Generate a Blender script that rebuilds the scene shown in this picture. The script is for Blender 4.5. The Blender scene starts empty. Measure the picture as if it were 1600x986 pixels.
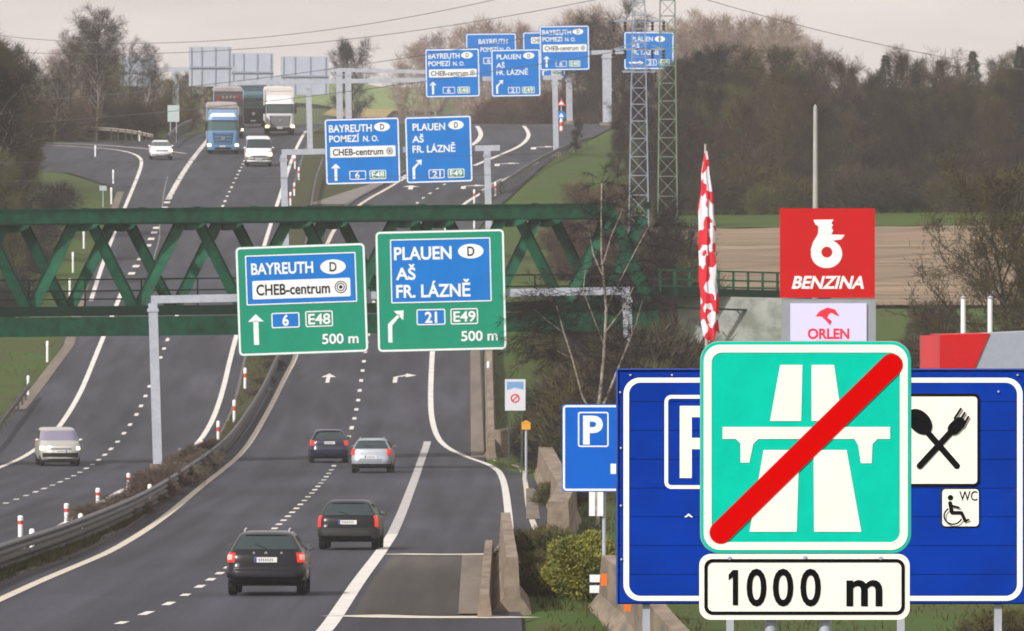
import bpy, bmesh, math, random
import numpy as np
from mathutils import Vector, Matrix
R = math.radians
random.seed(7)
scene = bpy.context.scene
COL = scene.collection

# ------------------------------------------------------------------ camera, world, sun, exposure
F = 18000.0            # focal length in pixels of the 1600 px wide photograph
VH = 470.0             # pixel row of the level line
cd = bpy.data.cameras.new('camera')
cam = bpy.data.objects.new('camera', cd); COL.objects.link(cam)
cam.location = (0, 0, 0); cam.rotation_euler = (R(90), 0, 0)
cd.sensor_width = 36; cd.lens = F / 1600 * 36
cd.shift_x = 0; cd.shift_y = -(493 - VH) / 1600
cd.clip_start = 1; cd.clip_end = 20000
cd.dof.use_dof = True; cd.dof.focus_distance = 76; cd.dof.aperture_fstop = 44
scene.camera = cam

SUN_EL, SUN_AZ = 37.0, 220.0      # degrees; azimuth clockwise from +Y
world = bpy.data.worlds.new('World'); scene.world = world; world.use_nodes = True
wn = world.node_tree; wn.nodes.clear()
sky = wn.nodes.new('ShaderNodeTexSky'); sky.sky_type = 'NISHITA'; sky.sun_disc = False
sky.sun_elevation = R(SUN_EL); sky.sun_rotation = R(SUN_AZ)
sky.air_density = 1.0; sky.dust_density = 4.0; sky.ozone_density = 1.0
mixn = wn.nodes.new('ShaderNodeMix'); mixn.data_type = 'RGBA'
mixn.inputs['Factor'].default_value = 0.8
mixn.inputs['B'].default_value = (8.5, 7.6, 7.35, 1)      # thin high cloud over the clear sky
bg = wn.nodes.new('ShaderNodeBackground'); bg.inputs['Strength'].default_value = 0.09
wo = wn.nodes.new('ShaderNodeOutputWorld')
wtc = wn.nodes.new('ShaderNodeTexCoord'); wmp = wn.nodes.new('ShaderNodeMapping'); wmp.inputs['Scale'].default_value = (9, 9, 60)
wno = wn.nodes.new('ShaderNodeTexNoise'); wno.inputs['Scale'].default_value = 2.5; wno.inputs['Detail'].default_value = 5
wmr = wn.nodes.new('ShaderNodeMapRange'); wmr.inputs['From Min'].default_value = .3; wmr.inputs['From Max'].default_value = .7; wmr.inputs['To Min'].default_value = .70; wmr.inputs['To Max'].default_value = .92
wn.links.new(wtc.outputs['Generated'], wmp.inputs['Vector']); wn.links.new(wmp.outputs['Vector'], wno.inputs['Vector']); wn.links.new(wno.outputs['Fac'], wmr.inputs['Value']); wn.links.new(wmr.outputs['Result'], mixn.inputs['Factor'])
wn.links.new(sky.outputs['Color'], mixn.inputs['A'])
wn.links.new(mixn.outputs['Result'], bg.inputs['Color'])
wn.links.new(bg.outputs['Background'], wo.inputs['Surface'])

sl = bpy.data.lights.new('sun', 'SUN'); sl.energy = 3.4; sl.angle = R(2.0); sl.color = (1.0, 0.965, 0.91)
so = bpy.data.objects.new('sun', sl); COL.objects.link(so)
sv = Vector((math.sin(R(SUN_AZ)) * math.cos(R(SUN_EL)), math.cos(R(SUN_AZ)) * math.cos(R(SUN_EL)), math.sin(R(SUN_EL))))
so.rotation_euler = sv.to_track_quat('Z', 'Y').to_euler(); so.location = sv * 200

scene.view_settings.view_transform = 'Standard'; scene.view_settings.look = 'None'
scene.view_settings.exposure = 0.27; scene.view_settings.gamma = 1.0
scene.view_settings.use_curve_mapping = False
scene.cycles.max_bounces = 5; scene.cycles.volume_bounces = 1; scene.cycles.transparent_max_bounces = 8
scene.cycles.use_denoising = True
scene.cycles.caustics_reflective = False; scene.cycles.caustics_refractive = False

# ------------------------------------------------------------------ ground profile along the road
_py = np.array([-200, 0, 150, 269, 333, 420, 490, 520, 545, 580, 640, 735, 820, 891, 950, 1005, 1060, 1105, 1150, 1200, 1300, 1500, 2000, 2600, 3000, 6000], float)
_pz = np.array([-6.3, -6.5, -6.7, -6.84, -7.17, -7.45, -7.48, -7.35, -6.95, -5.6, -2.45, 2.6, 6.95, 10.3, 12.6, 14.4, 15.9, 16.9, 17.6, 18.0, 18.3, 20.5, 32.5, 47.0, 49.0, 40.0], float)
def _pchip(x, y):
    h = np.diff(x); d = np.diff(y) / h; m = np.zeros_like(y)
    for i in range(1, len(x) - 1):
        if d[i-1] * d[i] > 0:
            w1 = 2 * h[i] + h[i-1]; w2 = h[i] + 2 * h[i-1]
            m[i] = (w1 + w2) / (w1 / d[i-1] + w2 / d[i])
    m[0] = d[0]; m[-1] = d[-1]
    return m
_pm = _pchip(_py, _pz)
def _prof_raw(Y):
    Y = min(max(Y, _py[0]), _py[-1])
    i = min(max(int(np.searchsorted(_py, Y)) - 1, 0), len(_py) - 2)
    h = _py[i+1] - _py[i]; t = (Y - _py[i]) / h
    return ((2*t**3 - 3*t**2 + 1) * _pz[i] + (t**3 - 2*t**2 + t) * h * _pm[i] + (-2*t**3 + 3*t**2) * _pz[i+1] + (t**3 - t**2) * h * _pm[i+1])
_ty = np.arange(-200, 6001, 2.0)
_tz = np.array([_prof_raw(y) for y in _ty])
_k = np.ones(9) / 9
_tz[4:-4] = np.convolve(_tz, _k, 'valid')
def prof(Y): return float(np.interp(Y, _ty, _tz))
_vy = np.arange(180, 1141, 1.0)
_vv = np.array([VH - prof(y) * F / y for y in _vy])
def at(u, v, dz=0.0):
    """photo pixel lying on the road surface -> (x, Y)"""
    vv = _vv - dz * F / _vy
    vv = np.minimum.accumulate(vv)
    Y = float(np.interp(-v, -vv, _vy))
    return ((u - 800) * Y / F, Y)
def gp(u, v, dz=0.0):
    x, Y = at(u, v, dz); return Vector((x, Y, prof(Y) + dz))
def PX(u, v, s): return Vector(((u - 800) / s, F / s, (VH - v) / s))

# pavement edges (x as a function of Y)
_xl = np.array([(-200, -25), (640, -25), (700, -26.2), (766, -27), (808, -27.6), (850, -29.5), (880, -34), (896, -46), (906, -64), (952, -64), (962, -44), (985, -30.5), (1010, -28), (1100, -26.5), (1200, -26), (1500, -26)], float)
_xr = np.array([(-200, 0.6), (250, 0.2), (285, -0.4), (325, 0.6), (345, 1.1), (430, 1.7), (480, 1.0), (500, .3), (516, -1.2), (640, -1.6), (730, -2.3), (775, -2.4), (810, -1.2), (830, -0.2), (890, 2.2), (950, 4.6), (1000, 7.2), (1060, 9.2), (1130, 11.5), (1175, 2), (1200, -4), (1500, -6)], float)
def xl(Y): return float(np.interp(Y, _xl[:, 0], _xl[:, 1]))
def xr(Y): return float(np.interp(Y, _xr[:, 0], _xr[:, 1]))
def sm(t): t = min(max(t, 0), 1); return t * t * (3 - 2 * t)
def terr(x, Y):
    z = prof(Y)
    a, b = xl(Y), xr(Y)
    if a <= x <= b: return z - 0.12
    d = a - x if x < a else x - b
    z += -0.12 + 0.13 * sm(d / 0.5)
    if x < a: z += 1.2 * sm((d - 1) / 9) + 0.02 * max(0, min(d, 150) - 10)
    else: z += -0.7 * sm((d - 1) / 4) * (1 if Y < 640 else 0.4) + 0.012 * max(0, min(d, 150) - 10) * sm((Y - 600) / 200)
    return z

# ------------------------------------------------------------------ materials
MATS = {}
def mat(name, col, rough=0.6, metal=0.0, var=0.0, scale=4.0, col2=None, bump=0.0, emit=None, estr=0.0, spec=0.5, objvar=0.0, coat=0.0, detail=6.0, stretch=None):
    if name in MATS: return MATS[name]
    m = bpy.data.materials.new(name); m.use_nodes = True
    n = m.node_tree.nodes; l = m.node_tree.links; b = n['Principled BSDF']
    b.inputs['Roughness'].default_value = rough; b.inputs['Metallic'].default_value = metal
    b.inputs['Specular IOR Level'].default_value = spec
    if coat: b.inputs['Coat Weight'].default_value = coat; b.inputs['Coat Roughness'].default_value = 0.08
    c = (*col, 1)
    b.inputs['Base Color'].default_value = c
    if var or col2 or bump or objvar:
        tc = n.new('ShaderNodeTexCoord'); no = n.new('ShaderNodeTexNoise')
        no.inputs['Scale'].default_value = scale; no.inputs['Detail'].default_value = detail; no.inputs['Roughness'].default_value = 0.62
        src = tc.outputs['Object']
        if stretch:
            mp = n.new('ShaderNodeMapping'); mp.inputs['Scale'].default_value = stretch
            l.new(src, mp.inputs['Vector']); src = mp.outputs['Vector']
        l.new(src, no.inputs['Vector'])
        mx = n.new('ShaderNodeMix'); mx.data_type = 'RGBA'
        c2 = col2 if col2 else tuple(x * (1 - var) for x in col)
        c1 = col if col2 else tuple(min(1, x * (1 + var)) for x in col)
        mx.inputs['A'].default_value = (*c1, 1); mx.inputs['B'].default_value = (*c2, 1)
        rp = n.new('ShaderNodeMapRange'); rp.inputs['From Min'].default_value = 0.36; rp.inputs['From Max'].default_value = 0.64
        l.new(no.outputs['Fac'], rp.inputs['Value']); l.new(rp.outputs['Result'], mx.inputs['Factor'])
        out = mx.outputs['Result']
        if objvar:
            oi = n.new('ShaderNodeObjectInfo'); hs = n.new('ShaderNodeHueSaturation')
            r2 = n.new('ShaderNodeMapRange'); r2.inputs['To Min'].default_value = 1 - objvar; r2.inputs['To Max'].default_value = 1 + objvar
            r3 = n.new('ShaderNodeMapRange'); r3.inputs['To Min'].default_value = 0.47; r3.inputs['To Max'].default_value = 0.53
            l.new(oi.outputs['Random'], r2.inputs['Value']); l.new(oi.outputs['Random'], r3.inputs['Value'])
            l.new(r2.outputs['Result'], hs.inputs['Value']); l.new(r3.outputs['Result'], hs.inputs['Hue'])
            l.new(out, hs.inputs['Color']); out = hs.outputs['Color']
        l.new(out, b.inputs['Base Color'])
        if bump:
            bp = n.new('ShaderNodeBump'); bp.inputs['Strength'].default_value = bump; bp.inputs['Distance'].default_value = 0.05
            l.new(no.outputs['Fac'], bp.inputs['Height']); l.new(bp.outputs['Normal'], b.inputs['Normal'])
    if emit:
        b.inputs['Emission Color'].default_value = (*emit, 1); b.inputs['Emission Strength'].default_value = estr
    MATS[name] = m
    return m

# ------------------------------------------------------------------ mesh helpers
class MB:
    def __init__(self, off=(0, 0, 0)):
        self.v = []; self.f = []; self.off = Vector(off); self.smooth = False
    def pt(self, p): self.v.append(tuple(Vector(p) - self.off)); return len(self.v) - 1
    def poly(self, pts): self.f.append([self.pt(p) for p in pts])
    def quadgrid(self, rows, closed=False):
        idx = [[self.pt(p) for p in r] for r in rows]
        for i in range(len(rows) - 1):
            n = len(rows[i]); m = n if closed else n - 1
            for j in range(m):
                k = (j + 1) % n
                self.f.append([idx[i][j], idx[i][k], idx[i+1][k], idx[i+1][j]])
        return idx
    def box(self, c, d, rot=None):
        c = Vector(c); hx, hy, hz = d[0]/2, d[1]/2, d[2]/2
        p = [Vector((sx*hx, sy*hy, sz*hz)) for sz in (-1, 1) for sy in (-1, 1) for sx in (-1, 1)]
        if rot is not None: p = [rot @ q for q in p]
        i = [self.pt(c + q) for q in p]
        for f in ((0,2,3,1), (4,5,7,6), (0,1,5,4), (2,6,7,3), (0,4,6,2), (1,3,7,5)): self.f.append([i[k] for k in f])
    def tube(self, pts, r, n=8, cap=True):
        pts = [Vector(p) for p in pts]
        if not hasattr(r, '__len__'): r = [r] * len(pts)
        rings = []; up = None
        for i, p in enumerate(pts):
            t = (pts[min(i+1, len(pts)-1)] - pts[max(i-1, 0)])
            if t.length < 1e-9: t = Vector((0, 0, 1))
            t.normalize()
            if up is None: up = Vector((0, 0, 1)) if abs(t.z) < 0.9 else Vector((0, 1, 0))
            a = t.cross(up)
            if a.length < 1e-4: a = t.cross(Vector((1, 0, 0)))
            a.normalize(); b = a.cross(t)
            rings.append([p + (a * math.cos(2*math.pi*k/n) + b * math.sin(2*math.pi*k/n)) * r[i] for k in range(n)])
        idx = self.quadgrid(rings, True)
        if cap:
            self.f.append(list(reversed(idx[0]))); self.f.append(idx[-1])
    def bar(self, a, b, w, d):
        """rectangular bar from a to b; w = width across, d = depth"""
        a, b = Vector(a), Vector(b); t = (b - a); L = t.length; t.normalize()
        y = Vector((0, 1, 0)) if abs(t.y) < 0.9 else Vector((0, 0, 1))
        x = t.cross(y).normalized(); y = x.cross(t)
        m = Matrix((x, y, t)).transposed()
        self.box((a + b) / 2, (w, d, L), m)
    def lathe(self, prof_, origin, axis='z', n=16):
        rings = []
        o = Vector(origin)
        for r, h in prof_:
            ring = []
            for k in range(n):
                a = 2 * math.pi * k / n; c, s = r * math.cos(a), r * math.sin(a)
                ring.append(o + (Vector((c, s, h)) if axis == 'z' else Vector((h, c, s)) if axis == 'x' else Vector((c, h, s))))
            rings.append(ring)
        self.quadgrid(rings, True)
    def prism(self, outline, y0, y1):
        """outline of (x, z) extruded from y0 to y1 (front y0)"""
        a = [self.pt((x, y0, z)) for x, z in outline]; b = [self.pt((x, y1, z)) for x, z in outline]
        self.f.append(a); self.f.append(list(reversed(b)))
        n = len(a)
        for i in range(n): self.f.append([a[(i+1) % n], a[i], b[i], b[(i+1) % n]])
    def build(self, name, m, parent=None, loc=None, smooth=None):
        me = bpy.data.meshes.new(name); me.from_pydata(self.v, [], self.f); me.update()
        bm = bmesh.new(); bm.from_mesh(me)
        if not getattr(self, 'open', False): bmesh.ops.recalc_face_normals(bm, faces=bm.faces)
        bm.to_mesh(me); bm.free()
        ms = m if isinstance(m, (list, tuple)) else [m]
        for q in ms: me.materials.append(q)
        if hasattr(self, 'mi'):
            for i, k in enumerate(self.mi): me.polygons[i].material_index = k
        if smooth or (smooth is None and self.smooth):
            me.polygons.foreach_set('use_smooth', [True] * len(me.polygons)); me.set_sharp_from_angle(angle=R(38))
        o = bpy.data.objects.new(name, me); COL.objects.link(o)
        if parent is not None: o.parent = parent
        elif loc is not None: o.location = loc
        return o
def thing(name, label, cat, loc=(0, 0, 0), rot=(0, 0, 0), group=None):
    o = bpy.data.objects.new(name, None); COL.objects.link(o); o.empty_display_size = 0.5
    o.location = loc; o.rotation_euler = rot; o['label'] = label; o['category'] = cat
    if group: o['group'] = group
    return o
def tag(o, label, cat, group=None):
    o['label'] = label; o['category'] = cat
    if group: o['group'] = group
    return o
def struct(o): o['kind'] = 'structure'; return o
def stuff(o): o['kind'] = 'stuff'; return o
def copy_tree(src, loc, rot=None, scale=None, label=None, group=None):
    c = src.copy(); COL.objects.link(c); c.location = loc
    if rot is not None: c.rotation_euler = rot
    if scale is not None: c.scale = scale
    if label: c['label'] = label
    if group: c['group'] = group
    for ch in [o for o in src.children]:
        d = ch.copy(); COL.objects.link(d); d.parent = c
        for g in [o for o in ch.children]:
            e = g.copy(); COL.objects.link(e); e.parent = d
    return c

# ------------------------------------------------------------------ text as mesh
_tcache = {}
def text_mesh(s, bold=0.0):
    k = (s, bold)
    if k in _tcache: return _tcache[k]
    cu = bpy.data.curves.new('t', 'FONT'); cu.body = s; cu.size = 1; cu.fill_mode = 'FRONT'; cu.offset = bold; cu.resolution_u = 4
    ob = bpy.data.objects.new('t', cu); COL.objects.link(ob)
    dg = bpy.context.evaluated_depsgraph_get(); dg.update()
    me = bpy.data.meshes.new_from_object(ob.evaluated_get(dg))
    v = [(p.co.x, p.co.y) for p in me.vertices]; f = [list(p.vertices) for p in me.polygons]
    bpy.data.objects.remove(ob); bpy.data.curves.remove(cu); bpy.data.meshes.remove(me)
    _tcache[k] = (v, f); return v, f
_h = text_mesh('H')[0]; CAP = max(p[1] for p in _h) - min(p[1] for p in _h)
def rrect(x0, y0, x1, y1, r, n=6):
    out = []
    for cx, cy, a0 in ((x1-r, y1-r, 0), (x0+r, y1-r, 90), (x0+r, y0+r, 180), (x1-r, y0+r, 270)):
        for k in range(n + 1):
            a = R(a0 + 90 * k / n); out.append((cx + r * math.cos(a), cy + r * math.sin(a)))
    return out
def ellipse(cx, cy, rx, ry, n=28): return [(cx + rx*math.cos(2*math.pi*k/n), cy + ry*math.sin(2*math.pi*k/n)) for k in range(n)]

class Board:
    """a flat sign drawn in pixels (x right, y down from its top left corner); the root is at the board's centre and faces -Y"""
    def __init__(self, root, w, h, s, px=1.0, layer=0.006):
        self.root = root; self.w = w; self.h = h; self.k = px / s; self.layer = layer; self.parts = {}
    def P(self, x, y, L): return ((x - self.w/2) * self.k, -L * self.layer, (self.h/2 - y) * self.k)
    def mb(self, name, m, parent=None):
        key = (name, m.name, parent)
        if key not in self.parts: self.parts[key] = (MB(), name, m, parent); self.parts[key][0].open = True
        return self.parts[key][0]
    def fill(self, mb, outline, L):
        mb.f.append([mb.pt(self.P(x, y, L)) for x, y in reversed(outline)])
    def ring(self, mb, outer, inner, L):
        n = len(outer)
        a = [mb.pt(self.P(x, y, L)) for x, y in outer]; b = [mb.pt(self.P(x, y, L)) for x, y in inner]
        for i in range(n): j = (i+1) % n; mb.f.append([a[i], b[i], b[j], a[j]])
    def frame(self, mb, x0, y0, x1, y1, r, t, L):
        self.ring(mb, rrect(x0, y0, x1, y1, r), rrect(x0+t, y0+t, x1-t, y1-t, max(r-t, 0.2)), L)
    def text(self, mb, s, x0, x1, top, base, L, bold=0.012, slant=0.0):
        for e in list(self.parts.values()):
            if e[0] is mb:      # every line of writing is a part of its own
                mb = MB(); mb.open = True; self.parts[(e[1], e[2].name, e[3], len(self.parts))] = (mb, e[1], e[2], e[3]); break
        v, f = text_mesh(s, bold)
        mx0 = min(p[0] for p in v); mx1 = max(p[0] for p in v)
        sx = (x1 - x0) / (mx1 - mx0); sy = (base - top) / CAP
        i0 = len(mb.v)
        for p in v: mb.pt(self.P(x0 + (p[0]-mx0) * sx + slant * p[1] * sy, base - p[1] * sy, L))
        for q in f: mb.f.append([i0 + k for k in q])
    def done(self):
        made = {}
        for mb, name, m, parent in self.parts.values():
            if not mb.f: continue
            o = mb.build(name, m, made.get(parent, self.root)); made.setdefault(name, o)
        return made

# ------------------------------------------------------------------ colours
def asphalt(name, base):
    m = mat(name, base, 0.9, spec=.22); n = m.node_tree.nodes; l = m.node_tree.links; b = n['Principled BSDF']
    tc = n.new('ShaderNodeTexCoord'); cur = None
    for sc_, st, lo, hi in ((1.1, (1, .010, 1), .70, 1.32), (.28, (1, .10, 1), .80, 1.20), (14.0, (1, 1, 1), .66, 1.36), (.10, (1.6, .35, 1), .84, 1.14)):
        mp = n.new('ShaderNodeMapping'); mp.inputs['Scale'].default_value = st; no = n.new('ShaderNodeTexNoise'); no.inputs['Scale'].default_value = sc_; no.inputs['Detail'].default_value = 5
        r = n.new('ShaderNodeMapRange'); r.inputs['From Min'].default_value = .33; r.inputs['From Max'].default_value = .67; r.inputs['To Min'].default_value = lo; r.inputs['To Max'].default_value = hi
        l.new(tc.outputs['Object'], mp.inputs['Vector']); l.new(mp.outputs['Vector'], no.inputs['Vector']); l.new(no.outputs['Fac'], r.inputs['Value'])
        if cur is None: cur = r.outputs['Result']
        else:
            mu = n.new('ShaderNodeMath'); mu.operation = 'MULTIPLY'; l.new(cur, mu.inputs[0]); l.new(r.outputs['Result'], mu.inputs[1]); cur = mu.outputs[0]
    mx = n.new('ShaderNodeVectorMath'); mx.operation = 'SCALE'; mx.inputs[0].default_value = base; l.new(cur, mx.inputs['Scale']); l.new(mx.outputs[0], b.inputs['Base Color'])
    return m
M_ASPH2 = asphalt('old_asphalt', (0.060, 0.055, 0.050))
M_ASPH = asphalt('asphalt', (0.037, 0.039, 0.051))
M_PAINT = mat('road_paint', (0.62, 0.60, 0.56), 0.7, var=0.16, scale=2.0)
M_PAINTY = mat('road_paint_aged', (0.55, 0.50, 0.41), 0.7, var=0.16, scale=2.0)
M_CONC = mat('concrete', (0.285, 0.225, 0.168), 0.9, spec=.2, col2=(.15, .122, .096), scale=2.2, detail=10, stretch=(1, .10, 1), bump=0.3)
M_GUTTER = mat('gutter_concrete', (.165, .14, .115), .9, spec=.2, var=.16, scale=1.2, stretch=(1, .05, 1))
M_GRASS = mat('grass', (0.042, 0.098, 0.013), 0.95, spec=.1, col2=(0.066, 0.068, 0.024), scale=0.22, detail=10, bump=0.4)
M_GREENG = mat('fresh_grass', (0.045, 0.095, 0.015), 0.95, spec=.1, col2=(0.06, 0.075, 0.022), scale=0.35, detail=10, bump=0.4)
M_FIELD = mat('ploughed_field', (0.215, 0.162, 0.112), 0.95, spec=.1, var=0.38, scale=0.7, bump=0.5, stretch=(0.12, 1, 1))
M_STEEL = mat('galvanised_steel', (0.42, 0.45, 0.52), 0.55, 0.25, var=0.1, scale=3)
M_RAIL = mat('weathered_rail', (0.10, 0.10, 0.105), 0.6, 0.3, var=0.25, scale=1.2)
M_RAILP = mat('rail_post', (0.045, 0.043, 0.04), 0.7, 0.1, var=0.2)
M_WHITE = mat('white_sheeting', (0.82, 0.84, 0.86), 0.5, spec=.2, var=0.02, scale=3)
M_WHITEW = mat('white_paper', (0.86, 0.85, 0.79), 0.5, spec=.2, var=0.03, scale=3)
M_BLACK = mat('black_print', (0.006, 0.006, 0.007), 0.7, spec=.05)
M_REDW = mat('red_band', (0.72, 0.05, 0.02), 0.5)
M_BLUE = mat('sign_blue', (0.0, 0.17, 0.57), 0.6, spec=.03, var=0.05, scale=1)
M_BLUE2 = mat('services_blue', (0.0, 0.036, 0.345), 0.6, spec=.05, var=0.13, scale=1.6)
M_BLUE3 = mat('parking_blue', (0.0, 0.115, 0.58), 0.6, spec=.06, var=0.05, scale=1)
M_GREENS = mat('sign_green', (0.0, 0.26, 0.155), 0.5, spec=.12, var=0.05, scale=1)
M_TEAL = mat('motorway_green', (0.0, 0.54, 0.40), 0.6, spec=.06, var=0.06, scale=7)
M_REDS = mat('sign_red', (0.60, 0.0, 0.0), 0.6, spec=.04)
M_BACK = mat('sign_back_aluminium', (0.40, 0.44, 0.52), 0.6, 0.1, var=0.06, scale=0.8)
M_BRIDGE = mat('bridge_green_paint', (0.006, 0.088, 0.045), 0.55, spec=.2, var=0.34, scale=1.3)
M_BRIDGED = mat('bridge_dark_and_shaded_green', (0.003, 0.030, 0.017), 0.65, spec=.15, var=0.2, scale=0.8)  # darker green for railings, and for members with shade put into the colour

# ------------------------------------------------------------------ ground
ROWS = [-200, -100, 0, 60, 110] + [150 + 4 * i for i in range(288)] + [1310 + 30 * i for i in range(14)] + [1750, 1800, 1900, 2000, 2100, 2200, 2300, 2400, 2500, 2600, 2750, 3000, 3500, 4500, 6000]
DS = [0, 0.5, 1.2, 2.5, 4, 6, 9, 13, 18, 25, 35, 50, 75, 110, 170, 300, 600]
mb = MB(); rows = []
for Y in ROWS:
    a, b = xl(Y), xr(Y)
    xs = [a - d for d in reversed(DS)] + [a + (b - a) * t for t in (0.25, 0.5, 0.75)] + [b + d for d in DS]
    if Y > 2000: xs = [x * (Y / 2000) for x in xs]
    rows.append([(x, Y, terr(x, Y) + (0.10 * math.sin(x * 0.9 + Y * 0.13) * math.sin(Y * 0.31 - x * 0.2) if (x < a - 1 or x > b + 1) and not (x > b and 640 < Y < 830) else 0)) for x in xs])
mb.quadgrid(rows); struct(mb.build('ground', M_GRASS, smooth=True))

mb = MB(); rows = []
for Y in [y for y in ROWS if y <= 1500]:
    a, b = xl(Y), xr(Y); rows.append([(a + (b - a) * t / 10, Y, prof(Y)) for t in range(11)])
mb.quadgrid(rows); struct(mb.build('road', M_ASPH, smooth=True))

def to_xy(pl): return [at(u, v) for u, v in pl]
def resample(pl, step=2.0):
    out = []; 
    for (x0, y0), (x1, y1) in zip(pl, pl[1:]):
        L = math.hypot(x1-x0, y1-y0); n = max(1, int(L / step))
        for k in range(n): out.append((x0 + (x1-x0)*k/n, y0 + (y1-y0)*k/n))
    out.append(pl[-1]); return out
def smoothline(pl, it=2):
    for _ in range(it):
        q = [pl[0]]
        for a, b in zip(pl, pl[1:]):
            q.append((a[0]*.75+b[0]*.25, a[1]*.75+b[1]*.25)); q.append((a[0]*.25+b[0]*.75, a[1]*.25+b[1]*.75))
        q.append(pl[-1]); pl = q
    return pl
def sheet_between(L, Rr, dz, m, name):
    """strip between two polylines given in (x, Y) that both run up the road"""
    L = np.array(sorted(L, key=lambda p: p[1])); Q = np.array(sorted(Rr, key=lambda p: p[1]))
    y0 = max(L[0, 1], Q[0, 1]); y1 = min(L[-1, 1], Q[-1, 1])
    mb = MB(); rows = []
    ys = np.linspace(y0, y1, max(2, int((y1 - y0) / 2.5)))
    for Y in ys:
        a = np.interp(Y, L[:, 1], L[:, 0]); b = np.interp(Y, Q[:, 1], Q[:, 0])
        rows.append([(a + (b-a)*t/4, Y, prof(Y) + dz) for t in range(5)])
    mb.quadgrid(rows); return mb.build(name, m, smooth=True)
def mark(pl, w, m=M_PAINT, dash=None, dz=0.012, name='lane_marking', xy=False):
    p = resample(smoothline(pl if xy else to_xy(pl)), 1.0)
    mb = MB(); run = []; dist = 0
    def flush():
        if len(run) > 1:
            rows = []
            for i, (x, y) in enumerate(run):
                a = run[max(0, i-1)]; b = run[min(len(run)-1, i+1)]
                tx, ty = b[0]-a[0], b[1]-a[1]; L = math.hypot(tx, ty) or 1; nx, ny = ty/L, -tx/L
                rows.append([(x - nx*w/2, y - ny*w/2, prof(y - ny*w/2) + dz), (x + nx*w/2, y + ny*w/2, prof(y + ny*w/2) + dz)])
            mb.quadgrid(rows)
        run.clear()
    for i, q in enumerate(p):
        if i: dist += math.hypot(q[0]-p[i-1][0], q[1]-p[i-1][1])
        if dash and (dist % dash[1]) > dash[0]: flush()
        else: run.append(q)
    flush()
    if mb.f: return struct(mb.build(name, m))

# median: between the two carriageways
LC_R = [(-10, 880), (120, 806), (215, 752), (285, 712), (312, 690), (340, 642), (367, 530), (387, 470), (417, 370), (443, 290), (454, 255), (478, 205)]       # right edge line, left carriageway
RC_L = [(-60, 962), (0, 938), (100, 893), (197, 850), (285, 785), (340, 738), (390, 690), (425, 632), (445, 590), (463, 558), (482, 490), (512, 367), (557, 321), (618, 288), (660, 262), (700, 236)]   # left edge line, right carriageway
lcx = smoothline(to_xy(LC_R)); rcx = smoothline(to_xy(RC_L))
med_l = [(x + 0.75, y) for x, y in lcx]; med_r = [(x - 0.7, y) for x, y in rcx]
med_l = [(med_l[0][0] - 0.2, 200)] + med_l + [(-17.3, 1100), (-17, 1400)]
med_r = [(med_r[0][0] - 0.3, 200)] + med_r + [(-7.5, 960), (-8.5, 1060), (-9, 1400)]
struct(sheet_between(med_l, med_r, 0.10, mat('median_soil', (0.042, 0.066, 0.016), 0.95, spec=.1, col2=(0.055, 0.042, 0.028), scale=0.5, bump=0.5, detail=9), 'median_strip'))
# kerb of the median: a real step on both sides
for pl, sg in ((med_l, 1), (med_r, -1)):
    mb = MB(); rows = []
    for x, y in resample(sorted(pl, key=lambda p: p[1]), 3):
        rows.append([(x - sg*0.02, y, prof(y) - 0.02), (x - sg*0.02, y, prof(y) + 0.115), (x + sg*0.14, y, prof(y) + 0.118)])
    mb.quadgrid(rows); struct(mb.build('kerb', mat('dark_kerb', (0.10, 0.095, 0.09), 0.9, var=0.2)))
# paved tip of the median by the second gantry
struct(sheet_between(to_xy([(481, 322), (560, 296), (600, 284)]), [(x - 0.75, y) for x, y in to_xy([(556, 322), (590, 302), (618, 288)])], 0.135, mat('median_paving', (0.16,0.15,0.14), 0.9, var=0.15, scale=1), 'median_paving'))

# markings
mark(LC_R, 0.26, M_PAINT, name='edge_line')
mark(RC_L, 0.27, M_PAINTY, name='edge_line')
mark([(-40, 745), (0, 730), (52, 705), (95, 665), (125, 615), (140, 580), (161, 528), (195, 445)], 0.26, M_PAINT, name='edge_line')
mark([(195, 445), (235, 380), (262, 312), (300, 250), (321, 224), (340, 203)], 0.42, M_PAINT, dash=(1.6, 2.3), name='lane_marking')
mark([(262, 312), (300, 250), (321, 224), (345, 200)], 0.36, M_PAINT, name='edge_line')
mark([(-30, 800), (0, 790), (92, 755), (150, 721), (195, 675), (216, 645), (235, 600), (263, 528), (285, 470), (322, 380), (350, 318), (383, 252), (400, 215)], 0.2, M_PAINT, dash=(3.6, 8.5), name='lane_marking')
mark([(60, 226), (150, 231), (190, 235), (214, 242), (223, 252), (216, 275), (195, 325), (168, 390), (142, 470)], 0.26, M_PAINT, name='edge_line')
mark([(70, 223), (150, 226), (235, 233), (290, 240)], 0.3, M_PAINT, name='edge_line')
mark([(140, 996), (160, 985), (224, 961), (278, 938), (337, 903), (408, 845), (441, 815), (471, 787), (495, 763), (525, 721), (547, 677), (557, 643), (567, 575), (574, 530), (600, 380), (645, 320), (694, 288), (730, 268)], 0.2, M_PAINT, dash=(3.6, 8.5), name='lane_marking')
mark([(490, 1000), (510, 985), (548, 928), (600, 855), (613, 835)], 0.34, M_PAINT, name='edge_line')
mark([(613, 835), (640, 770), (655, 725), (668, 690)], 0.34, mat('worn_paint', (.40, .39, .38), .8, var=.25, scale=3), name='lane_marking')
mark([(797, 862), (795, 800), (786, 742), (768, 727), (735, 716), (693, 697), (677, 670), (672, 630), (675, 553), (684, 440), (697, 345), (725, 318), (757, 299), (790, 280), (840, 254)], 0.27, M_PAINT, name='edge_line')
mark([(741, 259), (780, 243), (815, 228), (827, 214), (824, 204), (818, 197)], 0.34, M_PAINT, name='edge_line')
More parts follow.
